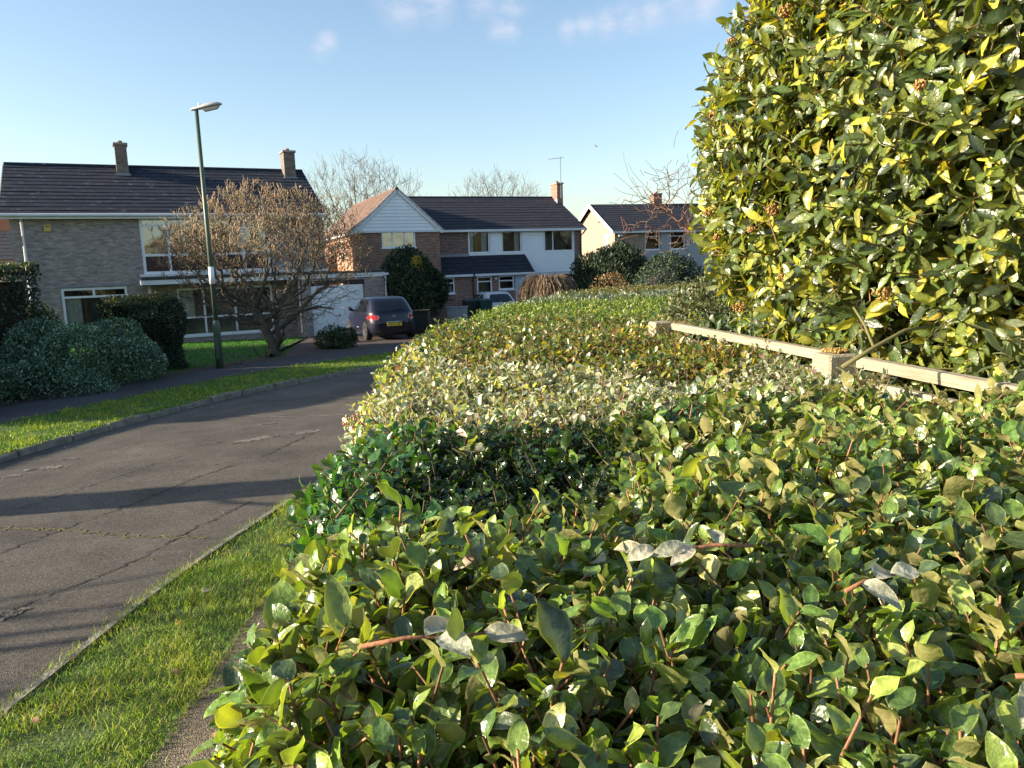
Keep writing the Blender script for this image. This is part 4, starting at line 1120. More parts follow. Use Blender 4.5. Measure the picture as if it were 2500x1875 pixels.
# ------------------------------------------------------------------ wheelie bins
def bin_(loc, rz, label, c):
    t = empty('wheelie_bin', loc, rz, label, 'bin', 'wheelie bins by the porch')
    vs = [(-.22, -.24, .06), (.22, -.24, .06), (.22, .24, .06), (-.22, .24, .06), (-.28, -.33, .98), (.28, -.33, .98), (.28, .30, .98), (-.28, .30, .98)]
    MB().add(vs, [(0, 3, 2, 1), (0, 1, 5, 4), (1, 2, 6, 5), (2, 3, 7, 6), (3, 0, 4, 7), (4, 5, 6, 7)]).build('tub', c, t)
    MB().add([(-.30, -.36, .985), (.30, -.36, .985), (.30, .33, 1.0), (-.30, .33, 1.0), (-.26, -.3, 1.04), (.26, -.3, 1.04), (.26, .28, 1.07), (-.26, .28, 1.07)], [(0, 1, 5, 4), (1, 2, 6, 5), (2, 3, 7, 6), (3, 0, 4, 7), (4, 5, 6, 7), (3, 2, 1, 0)]).build('lid', c, t)
    MB().tube([(-.25, .36, .98), (.25, .36, .98)], .02, 6).build('handle', c, t)
    for s in (-1, 1): MB().tube([(s * .24, .28, .1), (s * .29, .28, .1)], .1, 12).build('wheel', M['tyre'], t)
M['bin'] = plain('green_plastic', (.012, .05, .045), .5); M['bin2'] = plain('dark_plastic', (.012, .02, .02), .5)
bin_((-1.75, 34.4, G(34.4) + .31), R(20), 'nearly black wheelie bin against the brown downpipe, left one of the pair', M['bin2'])
bin_((-1.12, 34.3, G(34.3) + .31), R(22), 'dark green wheelie bin beside the white car, right one of the pair', M['bin'])

# low rendered wall, low timber gate
wl = MB(0).bbox(-2.75, -1.85, 33.6, 33.8, G(33.7), .12, .02).bbox(-2.8, -1.80, 33.57, 33.83, .121, .17, .01).build('low_wall', plain('pale_render', (.34, .36, .40), .8, noise=.2))
tag(wl, 'pale rendered low wall in front of the brick porch', 'wall')
gt = empty('timber_fence', (-3.95, 29.6, G(29.6)), R(10), 'low dark timber fence with mossy top rail to the right of the aubergine car', 'fence')
M['oldwood'] = plain('mossy_wood', (.13, .12, .06), .9, c2=(.06, .06, .04), nscale=12)
M['darkwood'] = plain('dark_wood', (.022, .026, .020), .9)
for x in (-.2, .80): MB().bbox(x, x + .08, -.04, .04, 0, 1.0, .01).build('post', M['oldwood'], gt)
MB().bbox(-.25, .90, -.06, .06, 1.001, 1.045, .01).build('rail', M['oldwood'], gt)
pm = MB()
for k in range(8): pm.bbox(-.11 + k * .113, -.11 + k * .113 + .105, .0, .02, .05, .97, .005)
pm.build('boards', M['darkwood'], gt)

# bird
bd = MB(xf=None)
bd.add([(-.35, 0, .10), (-.1, 0, .02), (0, .08, 0), (.1, 0, .02), (.36, 0, .08), (.1, -.06, .03), (0, -.1, 0), (-.1, -.06, .03)], [(0, 1, 7), (1, 2, 6, 7), (2, 3, 5, 6), (3, 4, 5)])
bd.tube([(0, -.18, 0), (0, -.05, 0), (0, .1, 0), (0, .22, 0)], [.01, .045, .045, .008], 6)
bo = bd.build('bird', plain('bird_grey', (.25, .25, .26), .7)); bo.location = (6.9, 60, 10.4); bo.rotation_euler = (0, R(8), R(60)); tag(bo, 'small grey bird gliding high in the sky above the boarded house', 'bird')

# ------------------------------------------------------------------ trees
M['bark_mag'] = bark('grey_bark', (.11, .095, .065), (.055, .05, .036))
M['bark_bg'] = bark('brown_bark', (.09, .072, .055), (.06, .05, .04))
M['twig'] = leaf_mat('twig_skin', None, .7, 0)
def tree(name, label, cat, root, attr_c, attr_r, n, step, di, dk, rtip, mat, start, par=None, seed=3, wob=.2, zmin=-9, shell=.3, rmax=None, expo=2.3, group=None, bias=(0, 0, .05), lowthin=0):
    r = np.random.default_rng(seed)
    p = unit(r.normal(0, 1, (n * 2, 3))) * (r.uniform(shell ** 3, 1, (n * 2, 1)) ** (1 / 3)) * np.array(attr_r) * (1 + .08 * r.normal(0, 1, (n * 2, 1))) + np.array(attr_c)
    p = p[p[:, 2] > zmin]
    if lowthin: p = p[(p[:, 2] > attr_c[2]) | (r.uniform(0, 1, len(p)) < lowthin)]
    p = p[:n]
    t = empty(name, root, 0, label, cat, group)
    p = p - np.array(root); st = [np.array(s, float) - np.array(root) for s in start]
    # dense trunk nodes
    nodes = [st[0]]
    for a, b in zip(st[:-1], st[1:]):
        k = max(1, int(np.linalg.norm(b - a) / step))
        for i in range(1, k + 1): nodes.append(a + (b - a) * i / k + r.normal(0, step * .08, 3))
    NP, pr = grow(p, nodes, step, di, dk, bias=bias, wob=wob, seed=seed)
    o, tips, td, rad, nch = branch_mesh('trunk', NP, pr, rtip, mat, t, expo, rmax)
    return t, NP, pr, tips, td
# magnolia on the lawn
mx, my, mz = -6.95, 22.6, G(22.6)
t, NP, pr, tips, td = tree('bare_tree', 'spreading leafless tree with twisted trunks and rounded clipped crown on the lawn', 'tree', (mx, my, mz), (-6.95, 22.5, 2.15), (2.85, 2.4, 2.15), 4300, .12, 1.1, .20, .006, M['bark_mag'],
    [(mx, my, mz - .1), (mx - .02, my, mz + .25), (mx - .22, my, mz + .75), (mx - .42, my + .05, mz + 1.15), (mx - .55, my, mz + 1.5)], seed=11, wob=.38, zmin=.35, shell=.55, rmax=.14, expo=2.05, lowthin=.40)
# second stem and the third
for k, pts in enumerate(([(0, 0, .1), (.12, .05, .55), (.08, .02, 1.0), (.25, -.05, 1.4), (.55, .1, 1.9), (.9, .2, 2.5)], [(.02, 0, .1), (.3, -.1, .5), (.32, 0, .9), (.75, .1, 1.25), (1.35, 0, 1.4), (1.8, .1, 1.3)],
                         [(-.3, 0, .95), (-.8, -.2, 1.0), (-1.4, 0, 1.35), (-2.0, 0, 1.6)], [(-.45, 0, 1.4), (-.2, .1, 2.1), (.1, 0, 2.8), (.1, .1, 3.3)], [(.1, 0, 1.1), (-.2, .1, 1.7), (-.9, .2, 2.3), (-1.4, .1, 2.9)])):
    MB().tube(pts, np.linspace((.11, .085, .07, .07, .07)[k], .02, len(pts)), 8).build('limb', M['bark_mag'], t, True)
loc = np.array([mx, my, mz])
def twigs(nm, par, tips, td, k, l, up, cols, w, r0=.006, rgn=None):
    idx = np.repeat(np.arange(len(tips)), k)
    P0 = tips[idx] + rng.normal(0, .05, (len(idx), 3))
    D = unit(td[idx] * .5 + np.array([0, 0, up]) + rng.normal(0, .4, (len(idx), 3)))
    L = l * rng.lognormal(0, .4, len(idx))
    P1 = P0 + D * L[:, None] * .6; P2 = P1 + unit(D + np.array([0, 0, up * .6]) + rng.normal(0, .25, D.shape)) * L[:, None] * .5
    C = palette(len(idx), cols, w, .25)
    A_ = np.concatenate([P0, P1]); B_ = np.concatenate([P1, P2]); n = len(idx)
    stems(nm, A_, B_, np.concatenate([np.full(n, r0), np.full(n, r0 * .9)]), np.concatenate([np.full(n, r0 * .9), np.full(n, r0 * 1.25)]), M['twig'], par, np.concatenate([C, C * 1.2]), 3)
hi = tips[:, 2] + mz > 1.6
TC = [(.27, .17, .09), (.18, .145, .09), (.32, .21, .10), (.12, .11, .075)]  # tan for the upper twigs, sunlight put into their colour
twigs('twigs', t, tips[hi], td[hi], 9, .11, .45, TC, [4, 3, 2, 3], .0075)
twigs('twigs', t, tips[~hi], td[~hi], 2, .14, .25, [(.12, .11, .08), (.08, .075, .055)], [1, 1], .005)  # lower twigs darker, their shade put into the colour
ii = np.where(NP[:, 2] + mz > 2.3)[0]; ii = ii[rng.uniform(0, 1, len(ii)) < .5]
twigs('twigs', t, NP[ii], np.tile([0, 0, 1.], (len(ii), 1)), 2, .11, .5, TC, [4, 3, 2, 3], .008)

BG = 'bare trees rising behind the houses'
def bgtree(x, y, ztop, rx, rz, label, seed, n=2600, tip=.010):
    z0 = G(45)
    t, NP, pr, tips, td = tree('bare_tree', label, 'tree', (x, y, z0), (x, y, ztop - rz), (rx, rx * .8, rz), n, .30, 3.0, .46, tip, M['bark_bg'],
        [(x, y, z0), (x + .1, y, z0 + 1.5), (x - .1, y, ztop - 2 * rz + .3)], seed=seed, wob=.12, shell=.2, rmax=.32, expo=2.1, group=BG, bias=(0, 0, .12))
    twigs('twigs', t, tips, td, 5, .60, .7, [(.11, .085, .065), (.08, .068, .055)], [1, 1], tip * .8)
bgtree(-11.2, 60, 10.0, 4.9, 4.3, 'large fan-shaped leafless tree rising between the buff house and the gabled house', 21, 3400)
bgtree(-.8, 70, 9.6, 4.4, 3.6, 'leafless treetop showing above the middle of the long dark ridge of the boarded house', 22)
bgtree(-24, 66, 8.9, 3.4, 3.0, 'faint leafless twigs just showing over the ridge of the buff house', 25, 900)

# reddish-stemmed tree reaching out from behind the big bush
t, NP, pr, tips, td = tree('twiggy_tree', 'leafless tree with thin reddish twigs reaching out from behind the tall evergreen bush', 'tree', (2.75, 8.2, G(8)), (1.85, 8.1, 2.50), (.72, .5, .50), 420, .07, .6, .12, .0028, bark('red_twig', (.17, .08, .05), (.12, .08, .055)),
    [(2.75, 8.2, G(8)), (2.7, 8.2, 1.2), (2.3, 8.15, 1.9), (1.95, 8.1, 2.2), (1.65, 8.1, 2.45)], seed=5, wob=.45, shell=.1, rmax=.03, expo=2.3, bias=(-.05, 0, .03))
twigs('twigs', t, tips, td, 2, .10, .1, [(.20, .08, .045), (.15, .09, .06)], [1, 1], .0024)
wh = []
for k in range(13):
    b = NP[rng.integers(len(NP) // 3, len(NP))]; dd = unit(np.array([rng.normal(-.5, .6), rng.normal(0, .3), rng.normal(.7, .5)]))
    pts = [b]
    for j in range(6): dd = unit(dd + rng.normal(0, .16, 3) + np.array([0, 0, .03])); pts.append(pts[-1] + dd * rng.uniform(.07, .13))
    wh.append(pts)
mb = MB()
for w_ in wh: mb.tube([tuple(p) for p in w_], np.linspace(.003, .0012, len(w_)), 4, False)
mb.build('long_twigs', M['bark_bg'], t)

# unseen leafless trees outside the left edge, added for their shadow streaks on the road
t, NP, pr, tips, td = tree('bare_tree', 'slim leafless tree added unseen beyond the left edge to cast shadow streaks', 'tree', (-9.2, 6.0, G(6)), (-9.2, 6.0, 3.1), (1.3, 1.3, 1.5), 240, .2, 1.6, .35, .012, M['bark_bg'],
    [(-9.2, 6.0, G(6)), (-9.2, 6.0, 1.0), (-9.15, 6, 1.9)], seed=31, wob=.2, shell=.2, rmax=.12)
t, NP, pr, tips, td = tree('bare_tree', 'second slim leafless tree added unseen beyond the left edge to cast shadow', 'tree', (-12.5, 2.4, G(6)), (-12.5, 2.4, 3.6), (1.6, 1.6, 1.7), 260, .2, 1.6, .35, .012, M['bark_bg'],
    [(-12.5, 2.4, G(6)), (-12.5, 2.4, 1.2), (-12.5, 2.4, 2.1)], seed=32, wob=.2, shell=.2, rmax=.1)

# ------------------------------------------------------------------ leafy plants
M['inner'] = plain('shade_core', (.018, .016, .010), .95, c2=(.04, .03, .018), nscale=20, bump=.8, bscale=25)  # for solid plant cores: inner shade put into a near-black colour
M['leaf_dull'] = leaf_mat('leaf_dull', None, .5, .2)
M['leaf_far'] = leaf_mat('leaf_waxy_far', None, .38, .25)
M['stem_leaf'] = leaf_mat('stem_skin', None, .6, 0)

def lumpy(u, amp, seed):
    r = np.random.default_rng(seed); s = np.zeros(len(u))
    for k in range(14):
        d = r.normal(0, 1, 3); d /= np.linalg.norm(d)
        s += np.cos((u @ d) * r.uniform(2, 7) + r.uniform(0, 6.28))
    return 1 + amp * s / 4

def bush(name, label, cat, c, rad, n, L, W, cols, wts, mat='leaf_dull', seed=1, amp=.1, depth=.35, expo=2.0, up=.3, zmin=None, template='lo', flat=0, group=None, zbase=None, core=.78, spikes=0):
    """rounded bush: leaves spread through the outer part of a lumpy superellipsoid"""
    r = np.random.default_rng(seed)
    zb = G(c[1]) if zbase is None else zbase
    t = empty(name, (c[0], c[1], zb), 0, label, cat, group)
    u = unit(r.normal(0, 1, (n, 3)))
    s = 1 / (np.abs(u) ** expo).sum(1) ** (1 / expo)
    k = lumpy(u, amp, seed)
    dep = 1 - depth * r.beta(1.1, 2.4, n)
    if spikes:
        g = np.floor(np.arctan2(u[:, 1], u[:, 0]) * spikes / 2) * 7.3 + np.floor(u[:, 2] * spikes)
        dep *= 1 + .10 * np.sin(g * 12.9898)
    p = u * (s * k * dep)[:, None] * np.array(rad) + np.array([0, 0, c[2] - zb])
    nrm = unit(u / np.array(rad) ** .7)
    keep = p[:, 2] > (0.02 if zmin is None else zmin - zb)
    p, nrm, u = p[keep], nrm[keep], u[keep]; m_ = len(p)
    A = unit(nrm * .6 + np.array([0, 0, up]) + r.normal(0, .55, (m_, 3)))
    Nn = unit(nrm * 1.0 + np.array([0, 0, .5]) + r.normal(0, .5, (m_, 3)))
    sz = r.lognormal(0, .22, m_)
    C = palette(m_, cols, wts)
    leaves('foliage', p, A, Nn, L * sz, W * sz, C, M[mat], t, template)
    # solid core of the twig mass, inner shade put into its dark colour
    V = []; F = []; nu, nv = 20, 12
    for j in range(nv + 1):
        for i in range(nu):
            th = 2 * math.pi * i / nu; ph = -math.pi / 2 + math.pi * j / nv
            q = np.array([[math.cos(ph) * math.cos(th), math.cos(ph) * math.sin(th), math.sin(ph)]])
            ss = 1 / (np.abs(q) ** expo).sum(1) ** (1 / expo) * lumpy(q, amp, seed) * core
            w = q[0] * ss[0] * np.array(rad); w[2] = max(w[2] + c[2] - zb, 0.0); V.append(tuple(w))
    for j in range(nv):
        for i in range(nu): F.append((j * nu + i, j * nu + (i + 1) % nu, (j + 1) * nu + (i + 1) % nu, (j + 1) * nu + i))
    MB().add(V, F).build('shade_mass', M['inner'], t, True)
    return t

DK = [(.020, .040, .018), (.032, .058, .024), (.05, .075, .03), (.014, .028, .014)]
# clipped hedges of the buff house's garden
def boxhedge(name, label, a, b, width, ztop, n, L, W, cols, wts, seed, round_=.25, amp=.08, lit_top=None, mat='leaf_dull', ztop2=None, group=None):
    a = np.array(a, float); b = np.array(b, float); ln = np.linalg.norm(b - a); dd = (b - a) / ln; nn = np.array([-dd[1], dd[0]])
    c = (a + b) / 2; zb = G(c[1]); ang = math.atan2(dd[1], dd[0])
    t = empty(name, (c[0], c[1], zb), ang, label, 'hedge', group)
    r = np.random.default_rng(seed)
    if ztop2 is None: ztop2 = ztop
    hx, hy = ln / 2, width / 2
    # sample faces of box, push to rounded box
    areas = np.array([ln * 1.6, ln * 1.6, ln * width, width * 1.6, width * 1.6]); f = r.choice(5, n, p=areas / areas.sum())
    x = r.uniform(-hx, hx, n); y = r.uniform(-hy, hy, n); z = r.uniform(0, 1, n)
    y = np.where(f == 0, -hy, np.where(f == 1, hy, y)); z = np.where(f == 2, 1, z); x = np.where(f == 3, -hx, np.where(f == 4, hx, x))
    H = (ztop + (ztop2 - ztop) * (x + hx) / ln - zb)
    z = z * H
    p = np.stack([x, y, z], 1)
    # rounding
    q = np.stack([np.clip(x, -hx + round_, hx - round_), np.clip(y, -hy + round_, hy - round_), np.minimum(z, H - round_)], 1)
    dv = p - q; l = np.linalg.norm(dv, axis=1, keepdims=True); nrm = np.where(l > 1e-4, dv / np.maximum(l, 1e-4), np.array([[0, 0, 1.]]))
    lump = amp * (np.sin(x * 3.1 + 2 * np.sin(z * 2.3) + seed) + np.sin(y * 4.3 + x * 1.7 + seed * 2) + np.sin(z * 5.1 + x * 2.2) + 1.2 * np.sin(x * 1.3 + seed)) / 2
    dep = -.28 * r.beta(1.1, 2.5, n)
    p = q + nrm * (np.minimum(l[:, 0], round_)[:, None] + (lump + dep)[:, None])
    keep = p[:, 2] > .0
    p, nrm = p[keep], nrm[keep]; m_ = len(p)
    A = unit(nrm * .7 + np.array([0, 0, .35]) + r.normal(0, .55, (m_, 3))); Nn = unit(nrm + np.array([0, 0, .5]) + r.normal(0, .5, (m_, 3)))
    sz = r.lognormal(0, .22, m_); C = palette(m_, cols, wts)
    if lit_top is not None:
        top = nrm[:, 2] > .75  # top leaves take a lighter palette, sunlight put into their colour
        C[top] = palette(top.sum(), lit_top, [1] * len(lit_top))
    leaves('foliage', p, A, Nn, L * sz, W * sz, C, M[mat], t, 'lo')
    k = .2 + amp
    MB().box(-hx + k, hx - k, -hy + k, hy - k, 0, min(ztop, ztop2) - zb - k - amp).build('shade_mass', M['inner'], t)  # solid box core, dark for the shade inside the hedge
    return t
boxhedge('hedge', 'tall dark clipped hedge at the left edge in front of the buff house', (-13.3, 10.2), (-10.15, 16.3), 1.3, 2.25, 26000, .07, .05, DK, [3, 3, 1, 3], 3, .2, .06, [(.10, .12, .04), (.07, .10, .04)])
boxhedge('hedge', 'low bulging grey-green variegated hedge beside the pavement', (-9.75, 11.6), (-8.3, 16.6), 1.5, .85, 52000, .05, .026, [(.17, .28, .18), (.07, .15, .08), (.34, .46, .33), (.02, .06, .03)], [2.5, 3, 1.8, 3], 5, .45, .36)
boxhedge('hedge', 'dark clipped conifer hedge with sunlight coloured into its olive top behind the variegated hedge', (-9.5, 17.9), (-8.2, 19.0), 1.0, 1.42, 30000, .05, .03, DK, [3, 3, 1, 3], 7, .40, .14, [(.14, .15, .06), (.10, .12, .045), (.06, .09, .035)])
# unseen evergreens beyond the left edge, added for the shade they cast into view
bush('evergreen_tree', 'broad unseen evergreen added beyond the left edge to cast shade on the garden', 'tree', (-20.5, 18.5, 2.6), (3.0, 3.2, 3.6), 9000, .22, .13, DK, [1, 1, 1, 1], seed=41, core=.9, zmin=-.3)
bush('shadow_conifer', 'narrow unseen conifer added beyond the left edge for its shadow band on the road', 'tree', (-14.5, 5.35, 2.2), (.24, .24, 2.5), 5000, .10, .05, DK, [1, 1, 1, 1], seed=45, core=.9)
boxhedge('hedge', 'tall unseen hedge added beyond the left edge to cast shade', (-21, 11), (-17, 24), 1.4, 2.9, 9000, .16, .1, DK, [1, 1, 1, 1], 43, .2, .05)
# garden trees and hedges behind the big bush, hidden from the front
for k, (x, y, z, rr) in enumerate([(9.5, 24, 1.6, 2.3), (13.5, 31, 2.2, 3.0), (17, 22, 2.0, 2.8), (9, 12, 1.2, 1.6), (21, 40, 3, 4), (26, 28, 3, 4)]):
    bush('evergreen_tree', ('broad garden evergreen standing behind the huge bush and the grey house', 'tall garden evergreen far right behind the huge bush', 'wide evergreen beyond the garden to the right of the huge bush', 'rounded evergreen just behind the huge bush on its right', 'distant evergreen to the right of the last house', 'large evergreen at the far right of the gardens')[k], 'tree', (x, y, z), (rr, rr, rr * .95), 4500, .2, .11, DK, [2, 3, 2, 1], seed=200 + k, core=.85, amp=.12)
boxhedge('hedge', 'clipped boundary hedge at the back of the garden right of the huge bush', (5.5, 15), (14, 14), 1.0, 1.5, 12000, .1, .06, DK, [1, 3, 2, 1], 44, .2, .08)
# shrubs round the drive and the second house
CON = [(.022, .045, .020), (.035, .065, .028), (.06, .095, .035), (.014, .028, .014)]
bush('conifer_bush', 'dark green conifer bush between the garage and the brick porch with a few golden sprays', 'bush', (-4.1, 33.0, .70), (1.32, 1.2, 1.78), 26000, .13, .05, CON + [(.22, .22, .04)], [3, 3, 2, 3, .12], seed=51, amp=.10, up=1.1, spikes=9, core=.82)
r_ = rng
bush('golden_spray', 'golden yellow conifer sprays lit by the sun at the top of the dark conifer bush', 'foliage', (-3.78, 32.4, 1.95), (.20, .16, .42), 500, .10, .04, [(.35, .26, .03), (.26, .28, .05)], [2, 1], seed=52, up=1.2, zbase=1.8, zmin=1.8, core=.3)
bush('conifer_bush', 'wide dark upright conifer bush with feathery plumes between the boarded house and the distant house', 'bush', (4.85, 36, .5), (1.75, 1.3, 2.25), 26000, .15, .05, CON, [3, 3, 1.5, 3], seed=53, amp=.12, up=1.3, spikes=14, core=.8)
for k in range(26):
    pass
bush('evergreen_bush', 'rounded dark evergreen bush in front of the grey boarded distant house', 'bush', (5.15, 25, .75), (1.15, .9, 1.35), 9000, .09, .045, [(.05, .08, .03), (.03, .05, .025), (.09, .11, .045)], [2, 2, 1], seed=54, amp=.12, core=.7)
bush('autumn_shrub', 'orange-brown twiggy shrub above the far end of the trimmed hedge', 'shrub', (2.35, 17.2, 1.05), (.55, .5, .62), 2600, .05, .028, [(.22, .12, .05), (.14, .12, .05), (.3, .15, .06)], [2, 2, 1], seed=55, amp=.25, core=.4)
bush('evergreen_bush', 'small blue-green bush beside the orange-brown shrub', 'bush', (3.3, 18, .95), (.75, .6, .75), 3800, .05, .03, [(.03, .06, .045), (.05, .08, .05)], [2, 1], seed=56, amp=.15, core=.7)
bush('evergreen_shrub', 'low green shrub at the edge of the drive in front of the aubergine car', 'shrub', (-5.25, 23.3, G(23) + .32), (.62, .5, .42), 3200, .07, .035, [(.04, .08, .02), (.06, .11, .03), (.025, .05, .015)], [2, 1, 2], seed=57, amp=.2, core=.6)
bush('evergreen_bush', 'clipped olive bush against the tall dark hedge beyond the left hedge', 'bush', (-10.3, 16.9, .6), (.5, .5, .9), 2500, .06, .04, [(.06, .11, .03), (.04, .07, .02)], [1, 1], seed=58, core=.8)

def bare_shrub(x, y, h, rr, label, cols, n=26, seed=1, droop=0, rad=.012, name='bare_shrub', group=None):
    r = np.random.default_rng(seed); z0 = G(y); t = empty(name, (x, y, z0), 0, label, 'shrub', group)
    P0 = []; P1 = []; R0 = []; R1 = []
    for k in range(n):
        a = r.uniform(0, 6.28); d = unit(np.array([math.cos(a) * r.uniform(.2, 1), math.sin(a) * r.uniform(.2, 1), 1.0])); p = np.zeros(3); ra = rad
        L = h * r.uniform(.6, 1.1); m_ = 7
        for j in range(m_):
            q = p + d * L / m_; P0.append(p); P1.append(q); R0.append(ra); R1.append(ra * .8); ra *= .8
            if j > 1:
                for _ in range(2):
                    e = unit(d + r.normal(0, .6, 3)); P0.append(q); P1.append(q + e * L * .22 * r.uniform(.5, 1.3)); R0.append(ra * .7); R1.append(ra * .3)
            p = q; d = unit(d + r.normal(0, .22, 3) + np.array([math.cos(a), math.sin(a), 0]) * (rr / h - .5) * .15 - np.array([0, 0, droop * j / m_]))
    C = palette(len(P0), cols, [1] * len(cols))
    stems('stems', P0, P1, R0, R1, M['twig'], t, C, 4); return t
RG = 'pruned bare shrubs along the lawn edge'
bare_shrub(-6.95, 19.2, .75, .4, 'pruned bare shrub at the lawn edge just right of the street lamp', [(.10, .08, .06), (.14, .13, .09)], 7, 61, 0, .018, group=RG)
bare_shrub(-6.55, 20.6, .9, .3, 'dark pruned bare shrub at the lawn edge nearest the magnolia-like tree trunk', [(.07, .055, .04)], 5, 62, 0, .022, group=RG)
bare_shrub(-7.6, 19.0, .6, .4, 'thin bare shrub on the lawn left of the street lamp foot', [(.15, .14, .10)], 4, 63, 0, .008, group=RG)
bare_shrub(-3.05, 31.2, 1.0, .7, 'tangled purplish leafless shrub beside the low pale wall', [(.10, .07, .08), (.13, .10, .12), (.07, .05, .06)], 60, 64, .05, .012)
bare_shrub(-2.2, 30.6, .75, .5, 'reddish leafless shrub to the right of the purplish one', [(.25, .11, .07), (.18, .10, .07)], 34, 65, .05, .008)
# weeping leafless tree: a dome of hanging brown twigs
wx, wyy = 1.12, 22.2
t = empty('weeping_tree', (wx, wyy, G(wyy)), 0, 'small weeping leafless tree with a dome of hanging brown twigs beyond the hedge', 'tree')
MB().tube([(0, 0, 0), (.03, 0, 1.0), (0, 0, 1.95)], [.07, .055, .04], 8).build('trunk', M['bark_mag'], t, True)
P0 = []; P1 = []; R0 = []; R1 = []
for k in range(620):
    a = rng.uniform(0, 6.28); rr = rng.uniform(.25, 1.0) ** .6 * .82; pts = []
    top = np.array([.12 * math.cos(a) * rng.uniform(0, 1), .12 * math.sin(a) * rng.uniform(0, 1), 1.93 + rng.normal(0, .04)])
    for j in range(8):
        u = j / 7; x = rr * min(1, u * 1.5) ** .75
        z = top[2] + .22 * rr * math.sin(min(1, u * 1.6) * math.pi * .6) - 1.5 * max(0, u - .25) ** 1.35 * rng.uniform(.93, 1.07)
        pts.append(np.array([top[0] + x * math.cos(a + .15 * u), top[1] + x * math.sin(a + .15 * u), z]) + rng.normal(0, .015, 3))
    for p, q_ in zip(pts[:-1], pts[1:]): P0.append(p); P1.append(q_); R0.append(.0075); R1.append(.006)
stems('hanging_twigs', P0, P1, R0, R1, M['twig'], t, palette(len(P0), [(.16, .10, .06), (.24, .16, .09), (.10, .07, .045), (.34, .24, .14)], [3, 2, 2, .7]), 3)

# ------------------------------------------------------------------ the trimmed mixed hedge in the foreground
HT = 1.60
XL = [(-.5, -.28), (.3, -.29), (1.0, -.345), (1.4, -.41), (2.2, -.50), (3.2, -.57), (4.6, -.66), (5.4, -.62), (6.2, -.53), (7.5, -.37), (8.7, -.19), (10.7, .34), (12.2, .95), (13.3, 1.5), (14.0, 2.7), (14.2, 3.4)]
XR = [(-.5, 1.66), (1.77, 1.25), (3.95, .84), (4.15, .95), (5, 1.3), (6, 2.2), (7, 2.9), (9, 3.4), (14, 3.5)]
xl = lambda y: np.interp(y, [q[0] for q in XL], [q[1] for q in XL]); xr = lambda y: np.interp(y, [q[0] for q in XR], [q[1] for q in XR])
def ztop(x, y):
    s = np.clip((x - xl(y)) / .16, 0, 1)
    return HT + (.015 + .065 * np.clip((2.15 - y) / .45, 0, 1)) * np.clip(1 - (xr(y) - x) / .35, 0, 1) * (y < 4.4) - .10 * (1 - s) ** 2 + .018 * np.sin(x * 5 + y * 3.1) + .012 * np.sin(y * 7.7 - x * 4) - .085 * np.clip((y - 3.5) / 4, 0, 1)
def nse(x, y, f, s): return np.sin(x * f + s) * np.cos(y * f * .83 + 2 * s) + .5 * np.sin(x * f * 2.1 - s) * np.cos(y * f * 1.9)
def species(x, y, z=0):
    q = y + .045 * np.clip(y / 3, .3, 3) * np.sin(x * 157.3 + y * 91.7 + 3 * np.sin(y * 33)) + .10 * np.sin(z * 9) + .06 * np.sin(z * 23 + x * 5) + .10 * nse(x, y, 6, 1) ; k = np.full(x.shape, 8)
    k[q < 11.3 + .3 * nse(x, y, 2, 3)] = 7
    k[q < 9.6 + .4 * nse(x, y, 2, 4)] = 6
    k[q < 6.4 + .4 * nse(x, y, 3, 2)] = 5
    k[q < 4.5 + .35 * (x > .2) * nse(x, y, 4, 5)] = 4
    k[q < 2.85 + .16 * nse(x, y, 5, 7) + .2 * (x < -.2)] = 3
    k[q < 1.90 + .12 * (x > .3) + .12 * (x > .75)] = 1
    k[(q < 1.62 + .25 * (x > .15) + .25 * (x > .5)) & ~((x < -.12) & (q > 1.12))] = 0
    k[((x + .02) / .2) ** 2 + ((y - 1.44) / .24) ** 2 < 1 + .3 * nse(x, y, 15, 2)] = 2
    k[(x > -.2) & (x < .25) & (q > 1.65) & (q < 1.84)] = 2
    return k
